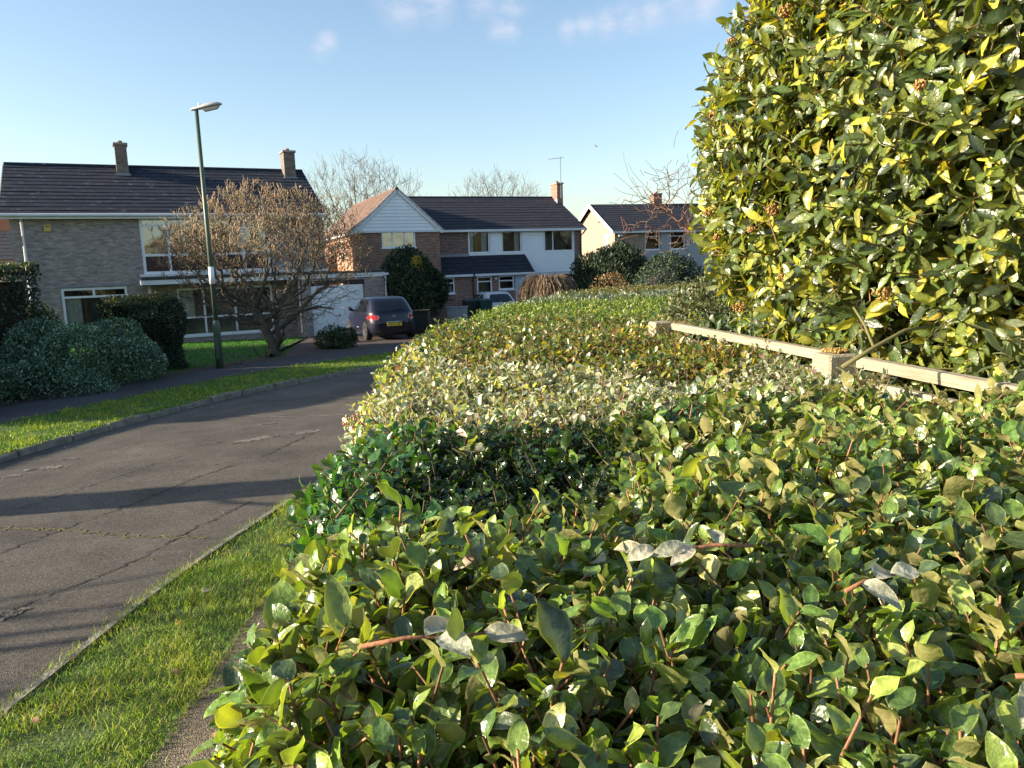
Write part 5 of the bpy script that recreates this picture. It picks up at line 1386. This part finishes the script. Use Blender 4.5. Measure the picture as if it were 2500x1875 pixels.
SP = {  # the plants of the hedge
 0: dict(name='hedge_shrub', label='silver-backed shrub with large glossy oval leaves and brown stems filling the hedge nearest the camera', L=.047, W=.0270, ns=2300, nl=7, t='hi', back=(.36, .32, .14), rough=.30, cols=[(.070, .130, .020), (.125, .205, .030), (.20, .27, .045), (.30, .32, .09), (.05, .085, .025)], w=[3, 4, 3, 1.1, 1.8], stem=(.27, .12, .055), ln=.15),
 1: dict(name='hedge_shrub', label='dark green broad-leaved shrub of the hedge with a pinkish bud cluster at its left edge', L=.040, W=.020, ns=2300, nl=6, t='mid', back=(.10, .15, .06), rough=.3, cols=[(.03, .10, .025), (.055, .15, .03), (.10, .21, .04), (.03, .06, .025)], w=[3, 3, 1.5, 1], stem=(.20, .10, .05), ln=.12),
 2: dict(name='hedge_shrub', label='very dark spiny holly patch sunk in the front part of the hedge', L=.030, W=.020, ns=2600, nl=6, t='holly', back=(.09, .12, .06), rough=.16, cols=[(.016, .040, .012), (.026, .058, .016), (.045, .085, .022)], w=[3, 3, 1], stem=(.08, .06, .03), ln=.09),
 3: dict(name='hedge_shrub', label='pale cream-edged variegated shrub forming a grey band across the middle of the hedge', L=.030, W=.015, ns=2600, nl=7, t='mid', back=(.36, .38, .26), rough=.4, cols=[(.44, .48, .31), (.22, .28, .16), (.62, .64, .45), (.09, .14, .07), (.24, .18, .12)], w=[3.5, 2.5, 2.5, 1.8, 1], stem=(.24, .15, .11), ln=.10),
 4: dict(name='hedge_shrub', label='hedge shrub with yellow and russet leaves behind the pale variegated band', L=.036, W=.020, ns=1700, nl=6, t='mid', back=(.22, .21, .10), rough=.26, cols=[(.09, .15, .03), (.05, .095, .025), (.42, .36, .04), (.26, .13, .04), (.20, .26, .05), (.34, .28, .12)], w=[3, 2.5, 1.5, .45, 2.5, .6], stem=(.30, .12, .05), ln=.11),
 5: dict(name='hedge_shrub', label='mixed green and bronze part of the hedge beside the far timber post', L=.042, W=.020, ns=950, nl=6, t='mid', back=(.20, .19, .09), rough=.26, cols=[(.09, .17, .03), (.15, .22, .04), (.045, .09, .02), (.28, .15, .05), (.34, .34, .08)], w=[3, 3, 2, .35, 1.2], stem=(.30, .14, .06), ln=.12),
 6: dict(name='hedge_shrub', label='fine-leaved light yellow-green part of the hedge', L=.040, W=.018, ns=700, nl=6, t='lo', back=None, rough=.4, cols=[(.15, .23, .035), (.24, .32, .06), (.06, .11, .025), (.34, .36, .10)], w=[3, 3, 2, 1], stem=(.2, .12, .06), ln=.10),
 7: dict(name='hedge_shrub', label='grey-green part of the hedge with pale leaf undersides near its far end', L=.055, W=.026, ns=330, nl=6, t='lo', back=(.40, .42, .36), rough=.32, cols=[(.07, .12, .07), (.12, .17, .10), (.26, .29, .22), (.05, .08, .045)], w=[3, 2, .8, 2], stem=(.15, .10, .06), ln=.12),
 8: dict(name='hedge_shrub', label='olive-brown trimmed far end of the hedge along its skyline', L=.045, W=.022, ns=420, nl=6, t='lo', back=None, rough=.5, cols=[(.13, .15, .045), (.20, .19, .06), (.24, .15, .07), (.09, .12, .035)], w=[3, 2, 1.2, 2], stem=(.2, .12, .07), ln=.10),
}
cent = {0: (.5, 1.0), 1: (-.1, 1.9), 2: (0, 1.45), 3: (.1, 2.5), 4: (.1, 3.7), 5: (.5, 5.4), 6: (1, 8), 7: (1.4, 10.5), 8: (1.6, 12.5)}
plants = {}
for k, s in SP.items():
    cx, cy = cent[k]; z0 = G(cy) + .07
    t = empty(s['name'], (cx, cy, z0), 0, s['label'], 'hedge', 'shrubs grown together in one trimmed hedge'); plants[k] = t
    mat = M.setdefault('hl%d' % k, leaf_mat('hedge_leaf', s['back'], s['rough'], .36, (1.5, 1.4, .25), .5 if k == 2 else 1.0))
    off = np.array([cx, cy, z0])
    # top surface shoots
    y0, y1 = 0.15, 14.1
    area_n = 60000 if k >= 5 else 90000
    X = rng.uniform(-1, 3.6, 700000); Y = rng.uniform(y0, y1, 700000)
    if k <= 4: Y = rng.uniform(.24, 5.2, 700000); X = rng.uniform(-1, 1.5, 700000); A_ = 2.5 * 5.05
    else: A_ = 4.6 * (y1 - y0)
    ok = (X > xl(Y)) & (X < xr(Y)); ok &= species(X, Y) == k
    X, Y = X[ok], Y[ok]
    nwant = int(s['ns'] * A_ * ok.mean()); X, Y = X[:nwant], Y[:nwant]
    n = len(X); Z = ztop(X, Y)
    edge = np.clip((X - xl(Y)) / .2, 0, 1)
    D = unit(np.stack([rng.normal(0, .42, n) - (1 - edge) * .9, rng.normal(0, .42, n), 1 + rng.normal(0, .15, n)], 1))
    ln = s['ln'] * rng.uniform(.7, 1.25, n)
    stick = np.where(rng.uniform(0, 1, n) < .14, rng.uniform(.01, .055, n), 0)
    dp = -.10 * rng.beta(1, 2.2, n) + stick
    B = np.stack([X, Y, Z + dp], 1) - D * ln[:, None]
    # left face shoots
    ys_ = rng.uniform(.15, 13.5, 60000); zs_ = rng.uniform(G(5) + .1, 1.52, 60000)
    xs_ = xl(ys_) + .02 + .03 * np.sin(ys_ * 6 + zs_ * 5)
    wgt = np.where(ys_ < 3.2, 1.0, .35) * np.where(zs_ > .9, 1, .55)
    sel = (species(xs_ + .06, ys_, zs_ - 1.5) == k) & (rng.uniform(0, 1, 60000) < wgt * min(1, s['ns'] / 1500 * .9) * (1.0 if k < 5 else .6))
    xs_, ys_, zs_ = xs_[sel], ys_[sel], zs_[sel]; n2 = len(xs_)
    D2 = unit(np.stack([-.9 + rng.normal(0, .3, n2), rng.normal(0, .45, n2), .55 + rng.normal(0, .35, n2)], 1)); ln2 = s['ln'] * rng.uniform(.7, 1.3, n2)
    B2 = np.stack([xs_ + .06 * rng.beta(1, 2, n2) - np.where(rng.uniform(0, 1, n2) < .08, .05, 0), ys_, zs_], 1) - D2 * ln2[:, None]
    if k == 0:   # end face of the hedge
        n3 = 1100; xe = rng.uniform(-.25, 1.5, n3); ze = rng.uniform(.1, 1.52, n3)
        D2 = np.concatenate([D2, unit(np.stack([rng.normal(0, .4, n3), -.8 + rng.normal(0, .3, n3), .6 + rng.normal(0, .3, n3)], 1))]); l3 = s['ln'] * rng.uniform(.7, 1.3, n3)
        B2 = np.concatenate([B2, np.stack([xe, .2 - .06 * rng.uniform(0, 1, n3), ze], 1) - D2[-n3:] * l3[:, None]]); ln2 = np.concatenate([ln2, l3])
    B = np.concatenate([B, B2]) - off; D = np.concatenate([D, D2]); ln = np.concatenate([ln, ln2])
    P, A, Nn, L, W = shoots(B, D, ln, s['nl'], s['L'], s['W'], 1.0, .2, s.get('er', 1.5))
    C = palette(len(P), s['cols'], s['w'])
    if k == 0:   # some leaves much larger, some small
        f = rng.uniform(0, 1, len(P)); L = np.where(f < .10, L * 1.22, L); W = np.where(f < .10, W * 1.4, W)
        near = np.clip(P[:, 1] + off[1], .3, .8) / .8; L = L * (.55 + .45 * near); W = W * (.55 + .45 * near)
    leaves('leaves', P, A, Nn, L, W, C, mat, t, s['t'], fold=.30, curl=.24, wavy=.09)
    if k <= 5:
        hook = ln * 1.0
        stems('stems', B, B + D * hook[:, None], .0021, .0013, M['stem_leaf'], t, palette(len(B), [s['stem'], tuple(x * .6 for x in s['stem'])], [2, 1], .2), 4 if k < 3 else 3)
# hedge interior as dark cores, shade put into the colour, one mass per plant
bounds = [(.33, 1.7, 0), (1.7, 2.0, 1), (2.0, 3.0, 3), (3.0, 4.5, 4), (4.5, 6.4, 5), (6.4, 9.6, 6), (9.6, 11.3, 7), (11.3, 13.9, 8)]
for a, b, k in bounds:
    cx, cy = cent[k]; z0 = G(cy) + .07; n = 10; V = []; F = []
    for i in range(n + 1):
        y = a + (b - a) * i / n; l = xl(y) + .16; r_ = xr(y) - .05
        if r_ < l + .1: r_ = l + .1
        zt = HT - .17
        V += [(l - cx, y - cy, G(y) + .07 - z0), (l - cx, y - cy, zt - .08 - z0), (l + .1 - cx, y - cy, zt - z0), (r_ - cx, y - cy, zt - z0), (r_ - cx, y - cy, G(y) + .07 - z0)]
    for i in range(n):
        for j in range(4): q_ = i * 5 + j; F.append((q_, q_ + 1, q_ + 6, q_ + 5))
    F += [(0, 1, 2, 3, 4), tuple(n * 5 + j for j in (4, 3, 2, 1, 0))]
    MB().add(V, F).build('inner_shade_core', M['inner'], plants[k])
# bud clusters, fruit and cut twigs of the hedge
def cluster(name, c, r, n, br, cols, parent=None, flat=.7, seed=1):
    g = np.random.default_rng(seed)
    u = unit(g.normal(0, 1, (n, 3))) * g.uniform(.3, 1, (n, 1)) ** .5 * np.array([r, r, r * flat])
    ico = np.array([(0, 0, 1), (.89, 0, .45), (.28, .85, .45), (-.72, .53, .45), (-.72, -.53, .45), (.28, -.85, .45), (.72, .53, -.45), (-.28, .85, -.45), (-.89, 0, -.45), (-.28, -.85, -.45), (.72, -.53, -.45), (0, 0, -1)])
    fi = [(0, 1, 2), (0, 2, 3), (0, 3, 4), (0, 4, 5), (0, 5, 1), (1, 6, 2), (2, 7, 3), (3, 8, 4), (4, 9, 5), (5, 10, 1), (6, 7, 2), (7, 8, 3), (8, 9, 4), (9, 10, 5), (10, 6, 1), (11, 7, 6), (11, 8, 7), (11, 9, 8), (11, 10, 9), (11, 6, 10)]
    s = br * g.uniform(.7, 1.3, (n, 1, 1))
    V = u[:, None] + ico[None] * s * np.array([1, 1, 1.35]) + np.array(c)
    F = (np.arange(n) * 12)[:, None, None] + np.array(fi)[None]
    return np_mesh(name, V.reshape(-1, 3), F.reshape(-1, 3), M['leaf_dull'], parent, np.repeat(palette(n, cols, [1] * len(cols), .15), 12, 0))
o1 = np.array([cent[1][0], cent[1][1], G(cent[1][1]) + .07])
cluster('bud_cluster', tuple(np.array((-.42, 1.98, 1.60)) - o1), .030, 60, .0028, [(.5, .12, .10), (.55, .35, .2), (.3, .3, .1)], plants[1])
o0 = np.array([cent[0][0], cent[0][1], G(cent[0][1]) + .07])
for k, (x, y, z) in enumerate([(.32, 1.32, 1.6), (.12, .86, 1.58), (.42, .95, 1.57), (-.02, 1.05, 1.58), (.36, .66, 1.56), (.62, 1.05, 1.58), (.1, .62, 1.56)]):
    MB().tube([(x - o0[0], y - o0[1], z + .008 - o0[2]), (x - o0[0], y - o0[1], z + .003 - o0[2]), (x - o0[0], y - o0[1], z - .004 - o0[2]), (x - o0[0], y - o0[1], z - .009 - o0[2])], [.002, .005, .005, .002], 8).build('fruit', M.setdefault('fruit', plain('ripening_fruit', (.42, .22, .05), .4)), plants[0], True)
CT = 'cut twigs lying on top of the trimmed hedge'
def cut_twig(a, b, leafpts, label, L=.045, W=.026):
    a = np.array(a); b = np.array(b)
    t = empty('cut_twig', tuple(a), 0, label, 'twig', CT); d = b - a
    MB().tube([(0, 0, 0), tuple(d * .35 + np.array([0, 0, .004])), tuple(d * .7 + np.array([.0, .004, -.002])), tuple(d)], [.0024, .0023, .002, .0014], 8).build('stem', M.setdefault('cutstem', bark('cut_stem', (.30, .13, .06), (.2, .09, .05))), t, True)
    n = len(leafpts); P = np.array([d * q[0] for q in leafpts]) + np.array([0, 0, .003]); A = np.array([q[1] for q in leafpts], float); Nn = np.array([q[2] for q in leafpts], float)
    for i in range(n): leaves('leaf', P[i:i + 1], A[i:i + 1], Nn[i:i + 1], L * rng.uniform(.8, 1.2), W, palette(1, [(.42, .41, .29), (.32, .31, .21)], [2, 1], .1), M.setdefault('pale_leaf', leaf_mat('pale_underside', None, .5, .25, (1, .9, .7))), t, 'hi', .35, .3)
cut_twig((-.16, .72, 1.625), (-.03, .735, 1.628), [(.95, (1, -.25, -.05), (0, -.5, 1)), (.6, (.6, -.7, .1), (.1, -.6, 1)), (.5, (.5, .8, .2), (0, -.3, 1))], 'cut brown twig with two bright upturned leaf undersides, lowest and leftmost on the hedge', .048, .028)
cut_twig((.30, .93, 1.635), (.16, .935, 1.63), [(.98, (-1, .15, .05), (0, -.6, 1)), (.9, (-.8, -.5, .0), (.1, -.7, 1)), (.3, (-.1, 1, .4), (0, -.5, 1)), (.55, (-.6, -.7, 0), (0, -.8, 1)), (.6, (-.7, -.3, .1), (.3, -.6, 1))], 'long straight cut twig with grey leaf undersides lying level on the hedge, right of centre', .044, .022)
cut_twig((.36, .80, 1.63), (.43, .83, 1.635), [(.9, (1, .1, 0), (0, -.6, 1)), (.6, (.7, .6, .3), (0, -.6, 1)), (.3, (.6, -.8, 0), (0, -.6, 1))], 'short thick cut twig with pale curled leaves at the right of the hedge', .04, .024)
cut_twig((.43, .62, 1.63), (.47, .60, 1.63), [(.4, (-.5, -.6, -.1), (0, -.6, 1)), (.7, (.9, -.5, -.1), (0, -.6, 1))], 'pair of large pale leaf backs on a cut twig near the bottom right corner', .055, .024)
cut_twig((.50, 2.55, 1.64), (.38, 2.40, 1.63), [(.95, (-.9, -.2, .1), (0, -.6, 1))], 'red-brown cut twig with one white leaf in front of the near timber post', .03, .02)
# stray pale leaves turned over on the hedge
t = empty('fallen_leaves', (0, 3, 1.6), 0, 'scattered pale upturned dead leaves lying over the top of the hedge', 'leaves')
n = 110; y = rng.uniform(.6, 7.5, n) ** 1.0; x = xl(y) + (xr(y) - xl(y)) * rng.uniform(.05, .97, n); z = ztop(x, y) + rng.uniform(.0, .03, n)
leaves('leaf', np.stack([x, y - 3, z - 1.6], 1), rng.normal(0, 1, (n, 3)) * (1, 1, .4), unit(np.array([0, -.5, 1]) + rng.normal(0, .35, (n, 3))), rng.uniform(.025, .045, n), rng.uniform(.014, .024, n), palette(n, [(.40, .38, .27), (.30, .28, .17), (.38, .28, .09)], [2, 2, .8], .12), M['pale_leaf'], t, 'hi', .3, .5)

# ------------------------------------------------------------------ timber trellis fence behind the hedge
M['timber'] = plain('sawn_timber', (.36, .32, .24), .85, c2=(.22, .19, .13), nscale=5, bump=.5, bscale=18)
for nd in [q for q in M['timber'].node_tree.nodes if q.bl_idname == 'ShaderNodeTexNoise']:
    nt_ = M['timber'].node_tree; mp_ = nt_.nodes.new('ShaderNodeMapping'); mp_.inputs['Scale'].default_value = (.5, 9, 9)
    tc_ = nt_.nodes.new('ShaderNodeTexCoord'); nt_.links.new(tc_.outputs['Object'], mp_.inputs[0]); nt_.links.new(mp_.outputs[0], nd.inputs[0])
fd = unit(np.array([-.27, 1.5, 0])); fa = math.atan2(fd[1], fd[0]); f0 = np.array([1.05, 2.47, G(3) + .07])
FE = empty('post_and_rail_fence', tuple(f0), fa, 'pale timber post and rail fence along the right side of the hedge', 'fence')
def fpost(s, w, ztop_, off=0):
    z0 = f0[2]; MB().bbox(s - w / 2, s + w / 2, off - w / 2, off + w / 2, -.1, ztop_ - z0, .006).build('post', M['timber'], FE)
fpost(0, .105, 1.675); fpost(1.53, .10, 1.672); fpost(.88, .05, 1.645, -.04)
zz = f0[2]
MB().bbox(.055, 1.48, -.075, -.035, 1.634 - zz, 1.667 - zz, .004).bbox(-3.2, -.054, -.075, -.035, 1.634 - zz, 1.667 - zz, .004).build('rail', M['timber'], FE)
MB().bbox(.055, 1.48, -.065, -.035, 1.56 - zz, 1.598 - zz, .004).bbox(-3.2, -.054, -.065, -.035, 1.56 - zz, 1.598 - zz, .004).build('rail', M['timber'], FE)
cl = cluster('fallen_buds', (1.06, 2.49, 1.682), .045, 260, .0030, [(.42, .26, .06), (.5, .36, .10), (.3, .16, .05)], None, .12, 5)
tag(cl, 'heap of dry yellow flower buds on top of the near timber post', None, None, 'stuff')

# ------------------------------------------------------------------ tall evergreen bush on the right
bx, by = 1.95, 3.05
BR = np.array([1.50, 1.02]); e1 = np.array([-.24, .971]); e2 = np.array([.971, .24]); bz, bh = 2.40, 1.20
z0 = G(3) + .07
BB = empty('evergreen_bush', (bx, by, z0), 0, 'huge rounded evergreen bush with yellow-green sunlit leaves and orange bud clusters towering at the right', 'bush')
def bsurf(u):
    """unit directions to points of the bush surface"""
    e = 2.5
    s = 1 / (np.abs(u[:, 0]) ** 2.05 + np.abs(u[:, 1]) ** 2.05 + np.abs(u[:, 2]) ** 2.1) ** (1 / 2.06)
    k = lumpy(u, .035, 77) * s
    a = u[:, 0] * k * BR[0]; b = u[:, 1] * k * BR[1]; z = u[:, 2] * k * bh
    sh = 1 - .02 * np.clip(-(z + .0) / bh, 0, 1) ** 1.5
    return np.stack([e1[0] * a * sh + e2[0] * b * sh, e1[1] * a * sh + e2[1] * b * sh, z + bz - z0], 1), unit(np.stack([e1[0] * u[:, 0] + e2[0] * u[:, 1] * 1.5, e1[1] * u[:, 0] + e2[1] * u[:, 1] * 1.5, u[:, 2] * .7], 1))
n = 9000
u = unit(rng.normal(0, 1, (n, 3))); p, nr_ = bsurf(u)
dens = nse(p[:, 0] * 1.0, p[:, 2], 5, 3) + nse(p[:, 1], p[:, 2], 4, 1)
keep = (p[:, 2] > 1.50 - z0) & ((p[:, 1] > -.9) | (rng.uniform(0, 1, n) < .6)) & ((dens > -.45) | (rng.uniform(0, 1, n) < .28))
p, nr_ = p[keep], nr_[keep]; n = len(p)
ln = rng.uniform(.12, .24, n); D = unit(nr_ * 1.0 + rng.normal(0, .38, (n, 3)) + np.array([0, 0, .30]))
B = p + nr_ * (-.24 * rng.beta(1.2, 1.6, n) + .04)[:, None] - D * ln[:, None] * .7
P, A, Nn, L, W = shoots(B, D, ln, 8, .082, .031, 1.0, .2)
C = palette(len(P), [(.055, .085, .018), (.10, .135, .025), (.20, .22, .03), (.38, .35, .04), (.03, .05, .016)], [3, 3, 2.2, 1.0, 2.0], .2)
M['laurel'] = leaf_mat('laurel_leaf', (.26, .30, .12), .30, .30, (1.9, 1.7, .25), .7, .5)
leaves('foliage', P, A, Nn, L, W, C, M['laurel'], BB, 'laurel', fold=.35, curl=.22, wavy=.10)
stems('stems', B, B + D * ln[:, None], .0035, .002, M['stem_leaf'], BB, palette(len(B), [(.16, .09, .03), (.14, .13, .04)], [1, 1]), 4)
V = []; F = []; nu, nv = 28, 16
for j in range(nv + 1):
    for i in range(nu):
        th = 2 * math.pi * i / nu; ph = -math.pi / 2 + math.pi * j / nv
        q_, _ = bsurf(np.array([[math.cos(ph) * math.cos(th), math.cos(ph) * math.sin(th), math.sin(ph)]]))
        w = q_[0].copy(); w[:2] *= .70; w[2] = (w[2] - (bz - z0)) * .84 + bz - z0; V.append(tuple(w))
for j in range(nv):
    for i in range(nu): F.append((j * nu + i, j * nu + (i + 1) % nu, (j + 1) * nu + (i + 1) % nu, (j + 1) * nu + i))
MB().add(V, F).build('inner_shade_core', plain('dark_shade_core', (.010, .011, .006), .95, bump=.8, bscale=25), BB, True)  # core behind the leaf gaps, shade put into its dark colour
mb = MB()
for k in range(5):
    a = k * 1.3; mb.tube([(.2 * math.cos(a), .25 * math.sin(a), 0), (.3 * math.cos(a), .4 * math.sin(a), .9), (.5 * math.cos(a), .7 * math.sin(a), 1.8)], [.04, .035, .02], 8)
mb.build('trunk', M['bark_mag'], BB, True)
# clusters of orange buds, placed on the side the sun reaches
for k, (px_, pz_, yy) in enumerate([(.243, .170, 3.5), (.262, .265, 3.4), (.345, .300, 2.9), (.345, .055, 2.9), (.262, .010, 3.3), (.245, .05, 3.4), (.52, .19, 2.3), (.29, -.075, 3.0), (.50, -.055, 2.2), (.36, -.03, 2.7), (.315, .045, 3.0)]):
    tgt = np.array([px_, 1, pz_]); tgt = tgt / np.linalg.norm(tgt)
    us = unit(rng.normal(0, 1, (6000, 3))); ps, ns_ = bsurf(us); wp = ps + np.array([bx, by, z0 - 2.0])
    c_ = (wp / np.linalg.norm(wp, axis=1)[:, None]) @ tgt; dist_ = np.linalg.norm(wp, axis=1); sc_ = c_ - .002 * dist_; i = sc_.argmax()
    cluster('bud_cluster', tuple(ps[i] + ns_[i] * .05), .026 * rng.uniform(.6, 1.2), 90, .0033, [(.38, .22, .06), (.30, .13, .04), (.42, .30, .09)], BB, .8, 100 + k)
# a forked bare branch low at the right
BRA = ((.87, 2.0, 1.70), (.965, 2.03, 1.745), (1.06, 2.06, 1.785), (1.14, 2.08, 1.793))
BRB = ((.965, 2.03, 1.745), (.97, 2.1, 1.80), (.96, 2.15, 1.845))
mb = MB(); o_ = np.array([bx, by, z0])
mb.tube([tuple(np.array(q_) - o_) for q_ in BRA], [.0065, .006, .005, .004], 8)
mb.tube([tuple(np.array(q_) - o_) for q_ in BRB], [.0045, .004, .003], 8)
mb.build('bare_branch', plain('yellow_green_bark', (.13, .12, .04), .8), BB, True)

# loose olive shrub behind the far post
bush('evergreen_shrub', 'loose olive-leaved shrub between the far timber post and the huge evergreen bush', 'shrub', (1.62, 5.6, 1.42), (.62, .62, .42), 11000, .034, .015, [(.09, .11, .04), (.14, .15, .07), (.06, .08, .03), (.22, .20, .10)], [3, 3, 2, 1], 'leaf_far', seed=71, amp=.22, core=.45, template='mid', zmin=.9)
bush('evergreen_shrub', 'dark ivy-like shrub under the rail at the foot of the huge evergreen bush', 'shrub', (1.45, 4.2, 1.38), (.62, .75, .34), 9000, .036, .018, [(.04, .07, .025), (.07, .10, .03), (.12, .14, .06)], [3, 2, 1], 'leaf_far', seed=72, amp=.15, core=.6, template='mid', zmin=.9)
bush('evergreen_shrub', 'dark leafy shrub added under the right part of the huge evergreen bush, shade put into its leaf colours', 'shrub', (1.95, 2.7, 1.42), (.62, .95, .50), 9000, .055, .024, [(.02, .04, .015), (.035, .06, .02), (.06, .09, .03)], [3, 3, 1], 'leaf_far', seed=74, amp=.15, core=.8, template='mid', zmin=.9)  # leaves kept dark so their colour carries the shade of the hollow
bush('evergreen_shrub', 'pale-leaved shrub at the right edge behind the end of the rail', 'shrub', (1.33, 1.93, 1.70), (.07, .10, .14), 130, .05, .022, [(.22, .25, .12), (.15, .19, .09)], [1, 1], 'leaf_far', seed=73, amp=.2, core=.3, template='mid', zmin=1.3)
t = empty('fallen_leaf', (-1.98, 4.55, G(4.5) + .13), 0, 'single pale dead leaf lying on the near grass verge', 'leaf')
leaves('leaf_blade', np.zeros((1, 3)), np.array([[.6, .4, .1]]), np.array([[0, -.3, 1.]]), .06, .035, np.array([[.62, .52, .34]]), M['pale_leaf'], t, 'hi')
t = empty('fallen_leaf', (-1.95, 4.1, G(4.1) + .13), 0, 'small yellow fallen leaf on the near grass verge', 'leaf')
leaves('leaf_blade', np.zeros((1, 3)), np.array([[1, .1, .1]]), np.array([[0, -.3, 1.]]), .04, .03, np.array([[.6, .4, .04]]), M['pale_leaf'], t, 'hi')

# dead leaves scattered over the verge, the path and the gutter
LM = None
spots = [(-2.2, 3.2), (-2.35, 3.75), (-1.75, 3.6), (-2.1, 5.3), (-1.9, 5.9), (-2.55, 4.4), (-2.6, 5.2), (-1.35, 3.1), (-2.75, 3.4), (-2.5, 6.3), (-3.4, 8.6), (-4.6, 9.2), (-5.9, 9.9), (-5.6, 11.3), (-5.1, 12.9), (-3.9, 7.2), (-2.15, 4.1), (-1.8, 4.75)]
for i, (x, y) in enumerate(spots):
    t = empty('fallen_leaf', (x, y, G(y) + (.012 if x < -2.62 else .115 if x < -1.62 else .078)), rng.uniform(0, 6.28), 'small curled brown dead leaf lying on the verge, path or road', 'leaf', 'dead leaves scattered on the ground')
    if LM is None:
        o = leaves('leaf_blade', np.zeros((1, 3)), np.array([[1, .0, .12]]), np.array([[0, -.3, 1.]]), .045, .028, np.array([[.34, .20, .09]]), M['pale_leaf'], t, 'hi', .4, .5); LM = o
    else:
        o = LM.copy(); col.objects.link(o); o.parent = t
